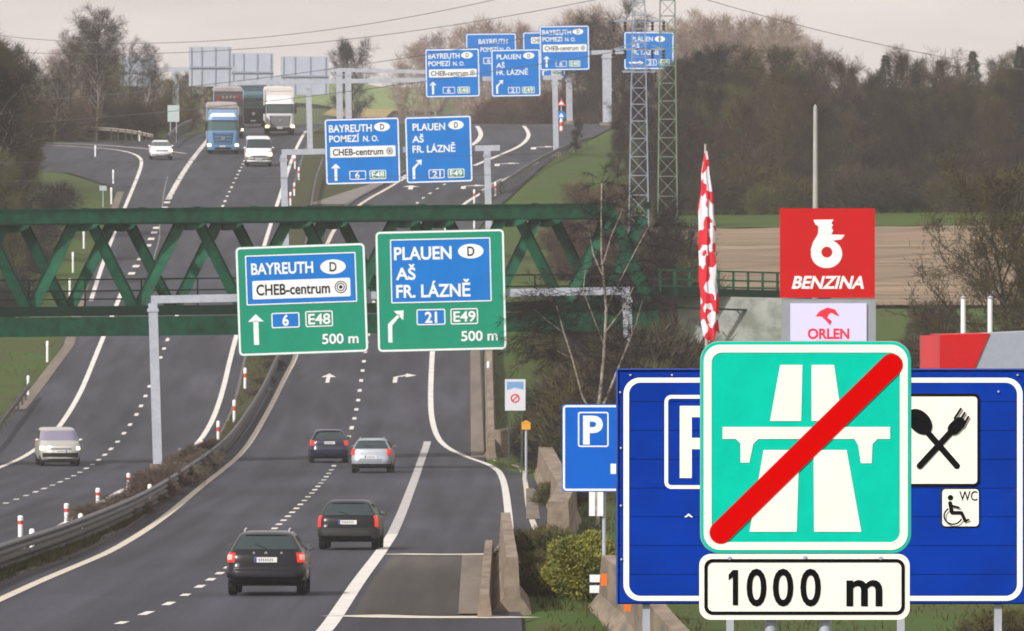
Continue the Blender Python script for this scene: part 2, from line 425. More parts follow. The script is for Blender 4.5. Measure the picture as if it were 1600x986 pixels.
mark([(628, 278), (690, 250), (742, 226), (752, 213), (750, 204), (745, 197)], 0.40, M_PAINT, name='edge_line')
mark([(608, 866), (700, 867), (800, 866), (842, 864)], 1.8, M_PAINTY, name='edge_line')
mark([(548, 962), (640, 965), (760, 965), (806, 964)], 1.7, M_PAINTY, name='edge_line')
mark([(772, 719), (805, 727), (818, 735), (822, 760), (826, 800), (850, 858)], 0.2, M_PAINTY, name='edge_line')
mark([(262, 276), (256, 300), (253, 330), (249, 350), (250, 372), (241, 400), (238, 420), (229, 445), (226, 470)], 0.07, mat('crack_seal', (.20, .20, .21), .8), name='sealed_crack')
# browner pavement of the lay-by entrance
struct(sheet_between(to_xy([(552, 961), (577, 915), (612, 869)]), to_xy([(716, 961), (718, 915), (722, 869)]), 0.006, M_ASPH2, 'old_pavement'))
struct(sheet_between(to_xy([(716, 961), (722, 869)]), to_xy([(757, 961), (764, 869)]), 0.03, M_GUTTER, 'gutter'))
struct(sheet_between(to_xy([(736, 716), (735, 620), (735, 550), (742, 470)]), to_xy([(757, 716), (753, 620), (750, 550), (756, 470)]), 0.03, M_GUTTER, 'gutter'))
struct(sheet_between(to_xy([(20, 640), (100, 540), (122, 454), (164, 350), (183, 300)]), to_xy([(40, 640), (116, 540), (136, 454), (176, 350), (194, 300)]), 0.03, M_GUTTER, 'gutter'))
struct(sheet_between(to_xy([(822, 812), (822, 764)]), to_xy([(850, 850), (838, 764)]), 0.03, M_GUTTER, 'gutter'))
# arrows painted on the lanes
def ground_arrow(u, v, shape, L=5.5, W=1.5):
    x0, Y0 = at(u, v); mb = MB()
    for tri in shape: mb.poly([(x0 + px * W, Y0 + py * L, prof(Y0 + py * L) + 0.013) for px, py in tri])
    o = struct(mb.build('lane_arrow', M_PAINT)); return o
A_UP = [[(-.08, -.5), (.08, -.5), (.08, .1), (-.08, .1)], [(-.3, .1), (.3, .1), (0, .5)]]
A_RT = [[(-.3, -.5), (-.12, -.5), (-.12, .1), (-.3, .1)], [(-.3, .1), (-.12, .1), (.2, .22), (.2, .36)], [(.2, .08), (.2, .5), (.62, .29)]]
ground_arrow(513, 591, A_UP, 8, 1.3); ground_arrow(626, 591, A_RT, 8, 1.3); ground_arrow(642, 293, A_UP, 8, 2.2)
ground_arrow(733, 292, A_RT, 8, 2.0); ground_arrow(786, 257, A_RT, 9, 2.2); ground_arrow(843, 231, A_RT, 12, 2.4)

# fields
def field(u0, u1, Ya, Yb, m, name, dz=0.12, wob=0):
    mb = MB(); rows = []
    n = max(2, int((Yb - Ya) / 6))
    for i in range(n + 1):
        Y = Ya + (Yb - Ya) * i / n; r = []
        for j in range(25):
            x = ((u0 + (u1 - u0) * j / 24) - 800) * (Ya * .5 + Yb * .5) / F
            r.append((x, Y, max(terr(x, Y), terr(x, Y + 3), terr(x, Y - 3)) + dz + 0.02 * math.sin(j * 2.1 + i * 1.3)))
        rows.append(r)
    mb.quadgrid(rows); return struct(mb.build(name, m, smooth=True))
field(1050, 1800, 681, 779, M_FIELD, 'ploughed_field', 0.05)
field(1050, 1800, 780, 800, M_GREENG, 'green_field', 0.05)
field(380, 700, 1990, 2640, mat('far_meadow', (0.12, 0.18, 0.035), 0.95, var=0.12, scale=0.02), 'far_meadow', 0.6)
field(515, 610, 1850, 1985, mat('far_reeds', (0.28, 0.20, 0.06), 0.95, var=0.2, scale=0.05), 'far_stubble', 0.9)
#@@STRUCT
# ------------------------------------------------------------------ sign boards
def board(name, u, v, w, h, s, rot, label, m, group=None, border=True, bt=2.0, br=5, thick=0.08, bm=None, edge=None, back=True, cat='road sign'):
    t = thing(name, label, cat, PX(u, v, s), (0, -R(rot), 0), group)
    B = Board(t, w, h, s, layer=0.006 if s > 40 else 0.010)
    p = MB(); k = 1 / s
    out = [((x - w/2) * k, (h/2 - y) * k) for x, y in rrect(0, 0, w, h, br)]
    p.prism(out, 0.0, thick); p.build('panel', m, t)
    if back:
        q = MB()
        for fx in (-.36, 0, .36): q.box((fx * w * k, thick + 0.05, 0), (0.10, 0.10, h * k * 0.94))
        q.build('stiffener', M_STEEL, t)
    if border:
        B.frame(B.mb('border', bm or M_WHITE), border if border is not True else 0.8, 0.8 if border is True else border, w - (0.8 if border is True else border), h - (0.8 if border is True else border), br, bt, 1)
    return t, B
def arrow_up(B, mb, x, y0, y1, wd=6.5, st=2.2, L=1):
    hh = wd * 0.85
    B.fill(mb, [(x - st, y1), (x + st, y1), (x + st, y0 + hh), (x - st, y0 + hh)], L)
    B.fill(mb, [(x - wd, y0 + hh + 1), (x + wd, y0 + hh + 1), (x, y0)], L)
def arrow_right(B, mb, x0, x1, y0, y1, st=4.5, L=1):
    m_ = y0 + (y1 - y0) * .42; w = (x1 - x0); h = w * .62
    B.fill(mb, [(x0, y1), (x0 + st, y1), (x0 + st, m_ + st*.4), (x0, m_)], L)
    B.fill(mb, [(x0, m_), (x0 + st, m_ + st*.4), (x1 - w*.22, y0 + w*.34), (x1 - w*.34, y0 + w*.22)], L)
    B.fill(mb, [(x1 - h, y0 + 1), (x1, y0), (x1 - 1, y0 + h)], L)
def target(B, x, y, r, L):
    mb = B.mb('ring_symbol', M_BLACK)
    for a, b in ((1, .86), (.66, .52)): B.ring(mb, ellipse(x, y, r*a, r*a), ellipse(x, y, r*b, r*b), L)
    B.fill(mb, ellipse(x, y, r*.3, r*.3, 12), L)
def bayreuth(B, k=1.0, bold=0.02):
    """blue board, drawn for a 117 x 103 px panel; k rescales it"""
    q = lambda *a: [x * k for x in a]
    T = B.mb('lettering', M_WHITE); D = B.mb('plaque', M_WHITE); K = B.mb('dark_lettering', M_BLACK)
    def tx(mb, s, x0, x1, t, b, L=1): B.text(mb, s, x0*k, x1*k, t*k, b*k, L, bold)
    tx(T, 'BAYREUTH', 7, 74, 10, 21); tx(T, 'POMEZÍ', 7, 54, 26.5, 36.5); tx(T, 'N. O.', 60, 84, 28, 36.5)
    B.fill(D, ellipse(90*k, 14.5*k, 12.5*k, 7*k), 1); tx(K, 'D', 87, 93.5, 10.5, 18.5, 2)
    B.fill(D, rrect(8*k, 44*k, 110*k, 61*k, 1.5*k), 1); tx(K, 'CHEB-centrum', 12, 91, 47.5, 57.5, 2); target(B, 101*k, 52.5*k, 5.5*k, 2)
    arrow_up(B, B.mb('arrow', M_WHITE), 16*k, 70*k, 97*k, 7.5*k, 2.2*k)
    B.frame(B.mb('outline', M_WHITE), 37*k, 82*k, 63*k, 96*k, 2*k, 1.3*k, 1); tx(T, '6', 46, 53, 84.5, 93.5)
    G = B.mb('route_badge', M_GREENS); B.fill(G, rrect(68.5*k, 82*k, 94.5*k, 96*k, 2*k), 1); B.frame(B.mb('outline', M_WHITE), 68.5*k, 82*k, 94.5*k, 96*k, 2*k, 1.3*k, 2); tx(T, 'E48', 72, 91.5, 84.5, 93.5, 2)
def plauen(B, kx=1.0, ky=1.0, bold=0.02):
    T = B.mb('lettering', M_WHITE); D = B.mb('plaque', M_WHITE); K = B.mb('dark_lettering', M_BLACK)
    def tx(mb, s, x0, x1, t, b, L=1): B.text(mb, s, x0*kx, x1*kx, t*ky, b*ky, L, bold)
    tx(T, 'PLAUEN', 12, 63, 11, 21.5); tx(T, 'AŠ', 11, 29, 30, 40); tx(T, 'FR. LÁZNĚ', 11, 78, 45.5, 56)
    B.fill(D, ellipse(80*kx, 14.5*ky, 12*kx, 7*ky), 1); tx(K, 'D', 77, 83, 10.5, 18.5, 2)
    arrow_right(B, B.mb('arrow', M_WHITE), 10*kx, 25*kx, 67*ky, 97*ky, 4*kx)
    B.frame(B.mb('outline', M_WHITE), 35*kx, 83*ky, 60*kx, 97*ky, 2*kx, 1.3*kx, 1); tx(T, '21', 41, 54, 85.5, 94.5)
    G = B.mb('route_badge', M_GREENS); B.fill(G, rrect(65*kx, 83*ky, 91*kx, 97*ky, 2*kx), 1); B.frame(B.mb('outline', M_WHITE), 65*kx, 83*ky, 91*kx, 97*ky, 2*kx, 1.3*kx, 2); tx(T, 'E49', 68.5, 87.5, 85.5, 94.5, 2)

S1 = F / 505
t, B = board('direction_sign', 471.6, 468, 203, 171, S1, 2.0, 'green overhead sign for BAYREUTH and CHEB-centrum with upward arrow and 500 m', M_GREENS, 'green signs on the nearest gantry', bt=3, br=7)
T = B.mb('lettering', M_WHITE); D = B.mb('blue_inset', M_BLUE); K = B.mb('dark_lettering', M_BLACK); P_ = B.mb('plaque', M_WHITE)
B.fill(D, rrect(15, 14, 188, 92, 2), 1); B.frame(B.mb('outline', M_WHITE), 15, 14, 188, 92, 2, 1.8, 2)
B.text(T, 'BAYREUTH', 24, 121, 27, 44, 2, .025); B.fill(P_, ellipse(152, 36, 20, 11.5), 2); B.text(K, 'D', 146.5, 157.5, 29, 43, 3, .015)
B.fill(P_, rrect(25, 54, 178, 83, 2), 2); B.text(K, 'CHEB-centrum', 31, 146, 60.5, 76.5, 3, .02); target(B, 163, 68, 9.5, 3)
arrow_up(B, B.mb('arrow', M_WHITE), 28.5, 106, 154, 12.5, 4); B.fill(D, rrect(53, 105, 97, 129, 3), 1); B.frame(B.mb('outline', M_WHITE), 53, 105, 97, 129, 3, 1.8, 2); B.text(T, '6', 70, 80, 109, 125, 2, .03)
B.frame(B.mb('outline', M_WHITE), 106, 104, 149, 129, 3, 1.8, 2); B.text(T, 'E48', 110.5, 145, 109, 124.5, 2, .02); B.text(T, '500 m', 131, 188, 141, 156, 2, .02); B.done()
t, B = board('direction_sign', 689, 454, 202, 189, S1, 1.3, 'green overhead sign for PLAUEN, AŠ and FR. LÁZNĚ with bent arrow and 500 m', M_GREENS, 'green signs on the nearest gantry', bt=3, br=7)
T = B.mb('lettering', M_WHITE); D = B.mb('blue_inset', M_BLUE); K = B.mb('dark_lettering', M_BLACK); P_ = B.mb('plaque', M_WHITE)
B.fill(D, rrect(23, 13, 180, 113, 2), 1); B.frame(B.mb('outline', M_WHITE), 23, 13, 180, 113, 2, 1.8, 2)
B.text(T, 'PLAUEN', 29, 119, 26, 45, 2, .025); B.text(T, 'AŠ', 31, 62, 58, 76, 2, .025); B.text(T, 'FR. LÁZNĚ', 31, 147, 85, 104, 2, .025)
B.fill(P_, ellipse(149, 34, 20, 11.5), 2); B.text(K, 'D', 143.5, 154.5, 27, 41, 3, .015)
arrow_right(B, B.mb('arrow', M_WHITE), 17, 42, 124, 174, 6.5); B.fill(D, rrect(62, 123, 107, 148, 3), 1); B.frame(B.mb('outline', M_WHITE), 62, 123, 107, 148, 3, 1.8, 2); B.text(T, '21', 75, 94, 128, 144, 2, .03)
B.frame(B.mb('outline', M_WHITE), 115, 123, 158, 148, 3, 1.8, 2); B.text(T, 'E49', 119.5, 154, 128, 143.5, 2, .02); B.text(T, '500 m', 131, 188, 159, 174, 2, .02); B.done()

t, B = board('direction_sign', 566.4, 236, 117, 103, 24.5, 1.6, 'blue BAYREUTH sign with white CHEB plaque, just above the bridge on the second gantry', M_BLUE, 'blue overhead direction signs', bt=2, br=4); bayreuth(B); B.done()
t, B = board('direction_sign', 685.6, 233.5, 104, 104, 24.5, 1.7, 'blue PLAUEN sign with bent arrow, just above the bridge on the second gantry', M_BLUE, 'blue overhead direction signs', bt=2, br=4); plauen(B); B.done()
t, B = board('direction_sign', 707, 114, 85, 76, 19.5, 1.0, 'blue BAYREUTH sign on the third gantry, above the gap between the lower pair', M_BLUE, 'blue overhead direction signs', bt=1.6, br=3); bayreuth(B, .73, .015); B.done()
t, B = board('direction_sign', 806, 114, 77, 74, 19.5, 1.0, 'blue PLAUEN sign on the third gantry, overlapping two signs behind it', M_BLUE, 'blue overhead direction signs', bt=1.6, br=3); plauen(B, .74, .71, .015); B.done()
t, B = board('direction_sign', 882, 75, 78, 70, 16.5, 0.8, 'highest blue BAYREUTH sign, beside the thick gantry post', M_BLUE, 'blue overhead direction signs', bt=1.5, br=3); bayreuth(B, .67, .015); B.done()
t, B = board('direction_sign', 1014, 79, 78, 59, 16.5, 0.0, 'blue PLAUEN sign seen through the two lattice masts', M_BLUE, 'blue overhead direction signs', bt=1.5, br=3)
T = B.mb('lettering', M_WHITE); K = B.mb('dark_lettering', M_BLACK); D = B.mb('plaque', M_WHITE)
B.text(T, 'PLAUEN', 12, 45, 8, 15, 1); B.fill(D, ellipse(56, 11.5, 8, 4.5), 1); B.text(K, 'D', 54, 58.5, 9, 14, 2); B.text(T, 'AŠ', 12, 24, 19, 25, 1); B.text(T, 'FR. LÁZNĚ', 12, 56, 29, 36, 1)
B.fill(T, [(8, 47.2), (24, 47.2), (24, 45), (31, 48.5), (24, 52), (24, 49.8), (8, 49.8)], 1); B.frame(B.mb('outline', M_WHITE), 34, 43, 51, 53, 1.5, 1, 1); B.text(T, '21', 38, 47, 45, 51, 1)
G = B.mb('route_badge', M_GREENS); B.fill(G, rrect(54, 43, 71, 53, 1.5), 1); B.frame(B.mb('outline', M_WHITE), 54, 43, 71, 53, 1.5, 1, 2); B.text(T, 'E49', 56.5, 68.5, 45, 51, 2); B.done()
t, B = board('direction_sign', 767.5, 87, 79, 70, 15.5, 0.6, 'darker blue BAYREUTH sign half hidden behind two nearer signs', M_BLUE, 'blue overhead direction signs', bt=1.4, br=3)
T = B.mb('lettering', M_WHITE); B.text(T, 'BAYREUTH', 20, 65, 9, 16.5, 1); B.text(T, 'POMEZÍ N. O.', 23, 71, 22, 29, 1); B.frame(B.mb('outline', M_WHITE), 27, 38, 44, 48, 2, 1.2, 1); B.text(T, '6', 33, 38, 40, 46, 1); arrow_up(B, B.mb('arrow', M_WHITE), 12, 42, 62, 5.5, 1.8); B.done()
t, B = board('direction_sign', 850, 86, 66, 72, 15.5, 0.6, 'darker blue sign mostly hidden behind the highest BAYREUTH sign', M_BLUE, 'blue overhead direction signs', bt=1.4, br=3)
T = B.mb('lettering', M_WHITE); D = B.mb('plaque', M_WHITE); K = B.mb('dark_lettering', M_BLACK); B.fill(D, rrect(13, 8, 61, 18, 1), 1); B.text(K, 'CHEB-centrum', 15, 52, 10, 16, 2); target(B, 56, 13, 3, 2)
G = B.mb('route_badge', M_GREENS); B.fill(G, rrect(44, 60, 60, 68, 1.5), 1); B.frame(B.mb('outline', M_WHITE), 44, 60, 60, 68, 1.5, 1, 2); B.text(T, 'E48', 46, 58, 62, 66.5, 2); arrow_right(B, B.mb('arrow', M_WHITE), 30, 38, 57, 68, 2.2); B.done()
# backs of the signs of the other carriageway (their faces look the other way)
for (u, v, w, h, s, lab) in ((328.5, 104, 67, 62, 17, 'grey back of a large sign beside the thick grey post, tallest of the three'),
                             (394, 112, 67, 58, 16, 'grey sign back hanging straight above the teal lorry'),
                             (476, 118, 75, 60, 16, 'grey sign back behind the white lorry, widest of the three'),
                             (216, 112, 56, 46, 17, 'blurred grey sign back in front of the bare trees')):
    t = thing('overhead_sign', lab, 'road sign', PX(u, v, s), (0, 0, 0), 'sign backs over the oncoming carriageway')
    p = MB(); p.box((0, .05, 0), (w/s, .08, h/s)); p.build('panel', M_BACK, t)
    q = MB()
    for f in (-.44, -.2, .12, .44): q.box((f*w/s, -.03, 0), (.10, .08, h/s*.97))
    q.build('stiffener', mat('stiffener_grey', (.25, .28, .34), .6), t)
    q = MB(); q.box((0, -.09, -.02*h/s), (w/s*.98, .06, .16)); q.build('mounting_rail', mat('stiffener_grey', (.25, .28, .34), .6), t)
    q = MB(); q.prism(rrect(-w/s/2+.1, -h/s/2+.1, w/s/2-.1, h/s/2-.1, .1), .09, .10); q.build('sign_face', M_BLUE, t)

# ------------------------------------------------------------------ gantries
def gantry(label, s, posts, beam, pw=.42, bh=.36, joints=True, dz=0):
    """posts: list of (u at foot, u at top); beam: (u0, v0, u1, v1)"""
    Y = F / s + .45; s = F / Y
    u0, v0, u1, v1 = beam
    base = Vector(((posts[0][0] - 800) / s, Y, terr((posts[0][0]-800)/s, Y)))
    t = thing('sign_gantry', label, 'gantry', base, (0, 0, 0), 'gantries over the motorway')
    vb = lambda u: v0 + (v1 - v0) * (u - u0) / (u1 - u0)
    for uf, ut in posts:
        f_ = Vector(((uf-800)/s, Y, terr((uf-800)/s, Y) - .1)); e = PX(ut, vb(ut) + bh*s/2, s)
        m = MB(base); m.bar(f_, e, pw, pw); m.build('post', M_STEEL, t)
        m = MB(base); m.box(f_ + Vector((0, 0, .25)), (pw*1.7, pw*1.7, .5)); m.build('footing', M_CONC, t)
        m = MB(base); m.box(e - Vector((0, 0, .3)), (pw*1.25, pw*1.15, .14)); m.build('flange', M_STEEL, t)
    m = MB(base); m.bar(PX(u0, v0, s), PX(u1, v1, s), bh, .4)
    m.build('beam', M_STEEL, t)
    return t
gantry('nearest grey gantry carrying the two green signs in front of the bridge', S1, [(247, 239), (990, 979)], (236, 468, 984, 454), .40, .34)
gantry('second grey gantry just above the bridge, carrying two blue signs', 24.5, [(447, 443), (765, 761)], (440, 238, 781, 231), .42, .36)
gantry('third grey gantry with a slim post beside the guardrail', 19.5, [(485, 482), (869, 867)], (360, 130, 878, 121), .44, .36)
gantry('thick grey single post gantry with wide arms, behind the highest sign', 16.5, [(949, 948)], (842, 84, 1055, 79), .85, .40)
gantry('grey gantry behind the third one, holding the half hidden signs', 15.5, [(531, 530), (545, 544), (890, 889)], (480, 108, 900, 118), .62, .38)
gantry('grey T shaped gantry left of the lorries with a thick capped post', 16.6, [(275, 274)], (186, 109, 368, 108), .62, .40)
gantry('grey gantry holding sign backs above the lorries', 15.7, [(432, 432)], (355, 123, 515, 121), .68, .40)

# ------------------------------------------------------------------ truss footbridge
Yb = lambda u: 515 + u * 0.0215
SLOPE = lambda u: -0.0105 * u
def BP(u, v, dy=0.0):
    Y = Yb(u); s = F / Y; p = PX(u, v + SLOPE(u), s); p.y += dy; return p
bb = BP(480, 500, 1.6)
br = thing('footbridge', 'long green steel truss footbridge crossing both carriageways', 'bridge', bb)
UL, UR = -260, 962
def long_bar(name, v0, v1, dy, depth, m, ua=UL, ub=UR, n=1):
    q = MB(bb)
    a0, a1, b0, b1 = BP(ua, v0, dy), BP(ua, v1, dy), BP(ub, v0, dy), BP(ub, v1, dy)
    D = Vector((0, depth, 0))
    for A, Bq in (((a0, a1), (b0, b1)),):
        i = [q.pt(p) for p in (a0, a1, b1, b0, a0 + D, a1 + D, b1 + D, b0 + D)]
        for f in ((0,1,2,3), (7,6,5,4), (0,3,7,4), (1,5,6,2), (0,4,5,1), (3,2,6,7)): q.f.append([i[k] for k in f])
    return q.build(name, m, br)
for dy, off in ((0, 129), (3.4, 184)):
    long_bar('top_chord', 329, 350, dy, .45, M_BRIDGE)
    long_bar('chord_flange', 327.2, 329, dy - .06, .57, M_BRIDGE)
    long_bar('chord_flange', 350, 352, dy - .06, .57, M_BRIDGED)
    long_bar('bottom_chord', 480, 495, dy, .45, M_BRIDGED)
    k0 = -3
    for k in range(k0, 6):
        u = off + 167 * k
        for sg in (-1, 1):
            ue = u + sg * 78
            if ue < UL or ue > 1035: continue
            q = MB(bb); a = BP(u + sg * 13, 351, dy + .22); b = BP(ue, 482, dy + .22)
            q.bar(a, b, .46, .38); q.build('diagonal', M_BRIDGE, br)
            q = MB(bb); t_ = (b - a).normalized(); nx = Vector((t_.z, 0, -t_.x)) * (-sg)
            # lower flange of the member, its shaded side put into a darker green
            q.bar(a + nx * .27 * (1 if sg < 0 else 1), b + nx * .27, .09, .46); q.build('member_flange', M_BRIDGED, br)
        if UL < u < UR - 20:
            q = MB(bb); g = [BP(u - 27, 351.5), BP(u + 27, 351.5), BP(u + 20, 358), BP(u + 6, 363), BP(u - 6, 363), BP(u - 20, 358)]
            q.prism([(p.x, p.z) for p in g], BP(u, 350, dy - .0).y, BP(u, 350, dy + .40).y); q.build('gusset', M_BRIDGE, br)
q = MB(bb); q.bar(BP(955, 345, .2), BP(1012, 482, .2), .5, .42); q.build('end_post', M_BRIDGE, br)
q = MB(bb); q.bar(BP(958, 345, 3.6), BP(1018, 482, 3.6), .5, .42); q.build('end_post', M_BRIDGE, br)
long_bar('fascia_beam', 497, 527, -.05, .3, M_BRIDGE, UL, 1030); long_bar('fascia_beam', 497, 527, 3.7, .3, M_BRIDGE, UL, 1030)
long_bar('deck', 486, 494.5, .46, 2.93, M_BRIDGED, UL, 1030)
for dy in (.7, 3.1):
    for v0 in (437, 455, 468): long_bar('railing_bar', v0, v0 + 2.2, dy, .06, M_BRIDGED, UL, 1020)
for k in range(0, 15):
    u = UL + 40 + 88 * k
    if u < 1015:
        q = MB(bb); q.bar(BP(u, 437, .73), BP(u, 486, .73), .07, .07); q.build('railing_post', M_BRIDGED, br)
        q = MB(bb); q.bar(BP(u, 331, .3), BP(u + 2, 331, 3.5), .3, .3); q.build('cross_member', M_BRIDGED, br)
# approach ramp on the right
rb = BP(1130, 480, 2)
rp = thing('bridge_ramp', 'green railed approach ramp of the footbridge in front of the brown field', 'ramp', rb)
q = MB(rb); q.bar(BP(1030, 466, 1.7), BP(1270, 474, 1.7), .35, 3.0); q.build('deck', M_BRIDGED, rp)
for dy in (.3, 3.0):
    for v0 in (432, 446, 457):
        q = MB(rb); q.bar(BP(1030, v0, dy), BP(1270, v0 + 9, dy), .07, .07); q.build('railing_bar', M_BRIDGE, rp)
    for k in range(11):
        u = 1032 + 23 * k; q = MB(rb); q.bar(BP(u, 431 + 9*k/10, dy), BP(u, 466 + 9*k/10, dy), .07, .07); q.build('railing_post', M_BRIDGE, rp)
wb = BP(1150, 530, 2)
w = thing('abutment_wall', 'pale streaked concrete wall under the ramp railing', 'wall', wb)
q = MB(wb); q.prism([(BP(u, 0).x, BP(u, v).z) for u, v in ((1062, 620), (1060, 484), (1075, 474), (1245, 479), (1246, 620))], BP(1150, 0, -.3).y, BP(1150, 0, .2).y)
q.build('wall', mat('pale_concrete', (.40, .42, .40), .9, col2=(.20, .22, .19), scale=1.2, detail=8), w)
q = MB(wb); q.bar(BP(1060, 492, -.6), BP(1245, 500, -.6), .09, .1); q.build('handrail', M_BRIDGED, w)
for u in (1100, 1150, 1200):
    q = MB(wb); q.bar(BP(u, 496, -.6), BP(u, 496, -.28), .05, .05); q.build('rail_bracket', M_BRIDGED, w)

# ------------------------------------------------------------------ near signs
SN = 325.0
gz = lambda x, Y: terr(x, Y)
c = PX(1259, 699, SN)
t = thing('motorway_end_sign', 'green square end of motorway sign with red slash above a white 1000 m plate', 'road sign', (c.x, c.y, gz(c.x, c.y)))
def sub(root, u, v, s, dy=0):
    o = bpy.data.objects.new('x', None); return PX(u, v, s) - Vector(root.location) + Vector((0, dy, 0))
class BoardAt(Board):
    def __init__(self, root, w, h, s, cen, layer=.004): super().__init__(root, w, h, s, 1, layer); self.cen = Vector(cen)
    def P(self, x, y, L): return Vector(super().P(x, y, L)) + self.cen
q = MB(); cen = sub(t, 1259, 699, SN)
q.prism([(cen.x + (x - 164)/SN, cen.z + (165 - y)/SN) for x, y in rrect(0, 0, 328, 330, 30, 10)], cen.y, cen.y + .012); sp = q.build('sign_panel', M_TEAL, t)
q = MB(); q.prism([(cen.x + (x - 164)/SN, cen.z + (165 - y)/SN) for x, y in rrect(-1.2, -1.2, 329.2, 331.2, 31, 10)], cen.y + .0125, cen.y + .03); q.build('rim', mat('rim_aluminium', (.38, .42, .38), .5, .3), t)
B = BoardAt(t, 328, 330, SN, cen, .003); O = lambda pts: [(x - 1095, y - 534) for x, y in pts]
Wb = B.mb('border', M_WHITEW); B.ring(Wb, rrect(4.5, 4.5, 323.5, 325.5, 26, 10), rrect(17, 17, 311, 313, 16, 10), 1)
Sy = B.mb('motorway_symbol', M_WHITEW)
B.fill(Sy, O([(1219, 570), (1254, 570), (1252, 658), (1203, 658)]), 1); B.fill(Sy, O([(1268, 570), (1303.5, 570), (1316, 658), (1268, 658)]), 1)
B.fill(Sy, O([(1129, 667), (1391, 667), (1391, 686), (1129, 686)]), 1)
B.fill(Sy, O([(1150, 686), (1185, 686), (1177, 694), (1171, 723), (1157, 723), (1157, 693)]), 1)
B.fill(Sy, O([(1335, 686), (1371, 686), (1363.5, 694), (1362, 724), (1345, 724), (1341, 696)]), 1)
B.fill(Sy, O([(1193, 703), (1249, 703), (1245, 831), (1171, 831)]), 1); B.fill(Sy, O([(1271, 703), (1323, 703), (1346, 831), (1272, 831)]), 1)
Rb = B.mb('red_slash', M_REDS); a = Vector((1126, 832)); b = Vector((1393, 570)); d = (b - a).normalized(); n = Vector((-d.y, d.x)); r = 17.5
cap = []
for k in range(13): an = math.pi * k / 12; cap.append(b + (n * math.cos(an) + d * math.sin(an)) * r)
for k in range(13): an = math.pi * k / 12; cap.append(a + (-n * math.cos(an) - d * math.sin(an)) * r)
B.fill(Rb, list(reversed(O([(p.x, p.y) for p in cap]))), 2)
pc = sub(t, 1257, 917, SN); q = MB(); q.prism([(pc.x + (x - 164.5)/SN, pc.z + (51.5 - y)/SN) for x, y in rrect(0, 0, 329, 103, 18, 8)], pc.y, pc.y + .012); q.build('distance_plate', M_WHITEW, t)
B2 = BoardAt(t, 329, 103, SN, pc, .003); K = B2.mb('plate_lettering', M_BLACK); B2.ring(K, rrect(8, 8, 321, 95, 13, 8), rrect(13, 13, 316, 90, 9, 8), 1)
for i_, ch in enumerate('1000'):
    x0, x1 = ((46, 60), (74, 105), (115, 147), (158, 190))[i_]; B2.text(K, ch, x0, x1, 25, 80, 1, .016) if i_ else B2.fill(K, [(52.5, 25), (60.5, 25), (60.5, 80), (52.5, 80), (52.5, 36), (46, 41), (46, 32.5)], 1)
B2.text(K, 'm', 230, 286, 24, 80, 1, .02)
B.done(); B2.done()
for u_, v_ in ((1258, 871), (1140, 872), (1376, 872)):
    q = MB(); p_ = PX(u_, v_, SN) - Vector(t.location); q.lathe([(.001, -.006), (.009, -.005), (.010, 0)], (p_.x, p_.y, p_.z), 'y', 10); q.build('screw', M_STEEL, t)
for u in (1205, 1290):
    q = MB(); p = PX(u, 700, SN) - Vector(t.location); q.tube([(p.x, p.y + .06, -.3), (p.x, p.y + .06, PX(0, 545, SN).z - t.location.z)], .030, 14); q.smooth = True; q.build('post', M_STEEL, t)
for v in (600, 790, 900, 945):
    q = MB(); p = PX(1247, v, SN) - Vector(t.location); q.box((p.x, p.y + .03, p.z), (.36, .03, .035)); q.build('clamp', M_STEEL, t)

SB = 180.0
c = PX(1285, 761, SB)
t = thing('services_sign', 'wide dark blue services sign with P, spoon and fork and wheelchair WC panels', 'road sign', (c.x, c.y, gz(c.x, c.y)))
cen = sub(t, 1285, 761, SB); W_, H_ = 640, 366; tilt = 0.0
sl_ = 45.0
B = BoardAt(t, W_, H_, SB, cen, .004)
y = 0; i = 0
while y < H_ - 1:
    y1 = min(H_, y + sl_ if i else y + 50); q = MB()
    q.prism([(cen.x + (x - W_/2)/SB, cen.z + (H_/2 - yy)/SB) for x, yy in ((0, y1 - .9), (W_, y1 - .9), (W_, y), (0, y))], cen.y, cen.y + .03); q.build('lamella', M_BLUE2, t); y = y1; i += 1
q = MB(); q.box((cen.x, cen.y + .034, cen.z), (W_/SB, .006, H_/SB)); q.build('backing', mat('seam_dark', (.002, .014, .10), .6), t)
for fx in (-1, 1):
    q = MB(); q.box((cen.x + fx * (W_/2 + 1)/SB, cen.y + .01, cen.z), (.014, .06, H_/SB + .01)); q.build('edge_profile', mat('blue_edge', (.02, .07, .36), .45), t)
q = MB(); q.box((cen.x, cen.y + .01, cen.z + (H_/2 + 1.2)/SB), (W_/SB, .06, .012)); q.build('edge_profile', mat('blue_edge', (.02, .07, .36), .45), t)
O = lambda pts: [(x - 965, y - 578) for x, y in pts]
Wb = B.mb('border', M_WHITEW); B.ring(Wb, rrect(9, 12, 633, 361, 26, 10), rrect(18, 20, 624, 353, 18, 10), 1)
Pw = B.mb('parking_symbol', M_WHITEW); B.frame(Pw, 73, 39, 206, 186, 11, 6, 1)
B.fill(Pw, [(97, 56), (116, 56), (116, 169), (97, 169)], 1); 
arc = [(116 + 20 + 38*math.cos(R(a)), 90 + 34*math.sin(R(a))) for a in range(-90, 91, 15)]; arci = [(116 + 20 + 20*math.cos(R(a)), 90 + 16*math.sin(R(a))) for a in range(-90, 91, 15)]
o_ = [(116, 56)] + arc + [(116, 124)]; i_ = [(116, 74)] + arci + [(116, 106)]
va = [Pw.pt(B.P(x, y, 1)) for x, y in o_]; vb_ = [Pw.pt(B.P(x, y, 1)) for x, y in i_]
for k in range(len(va) - 1): Pw.f.append([va[k], vb_[k], vb_[k+1], va[k+1]])
B.fill(Pw, O([(1069, 808), (1076, 802), (1083, 808), (1080, 808.5), (1076, 806), (1072, 808.5)]), 1)
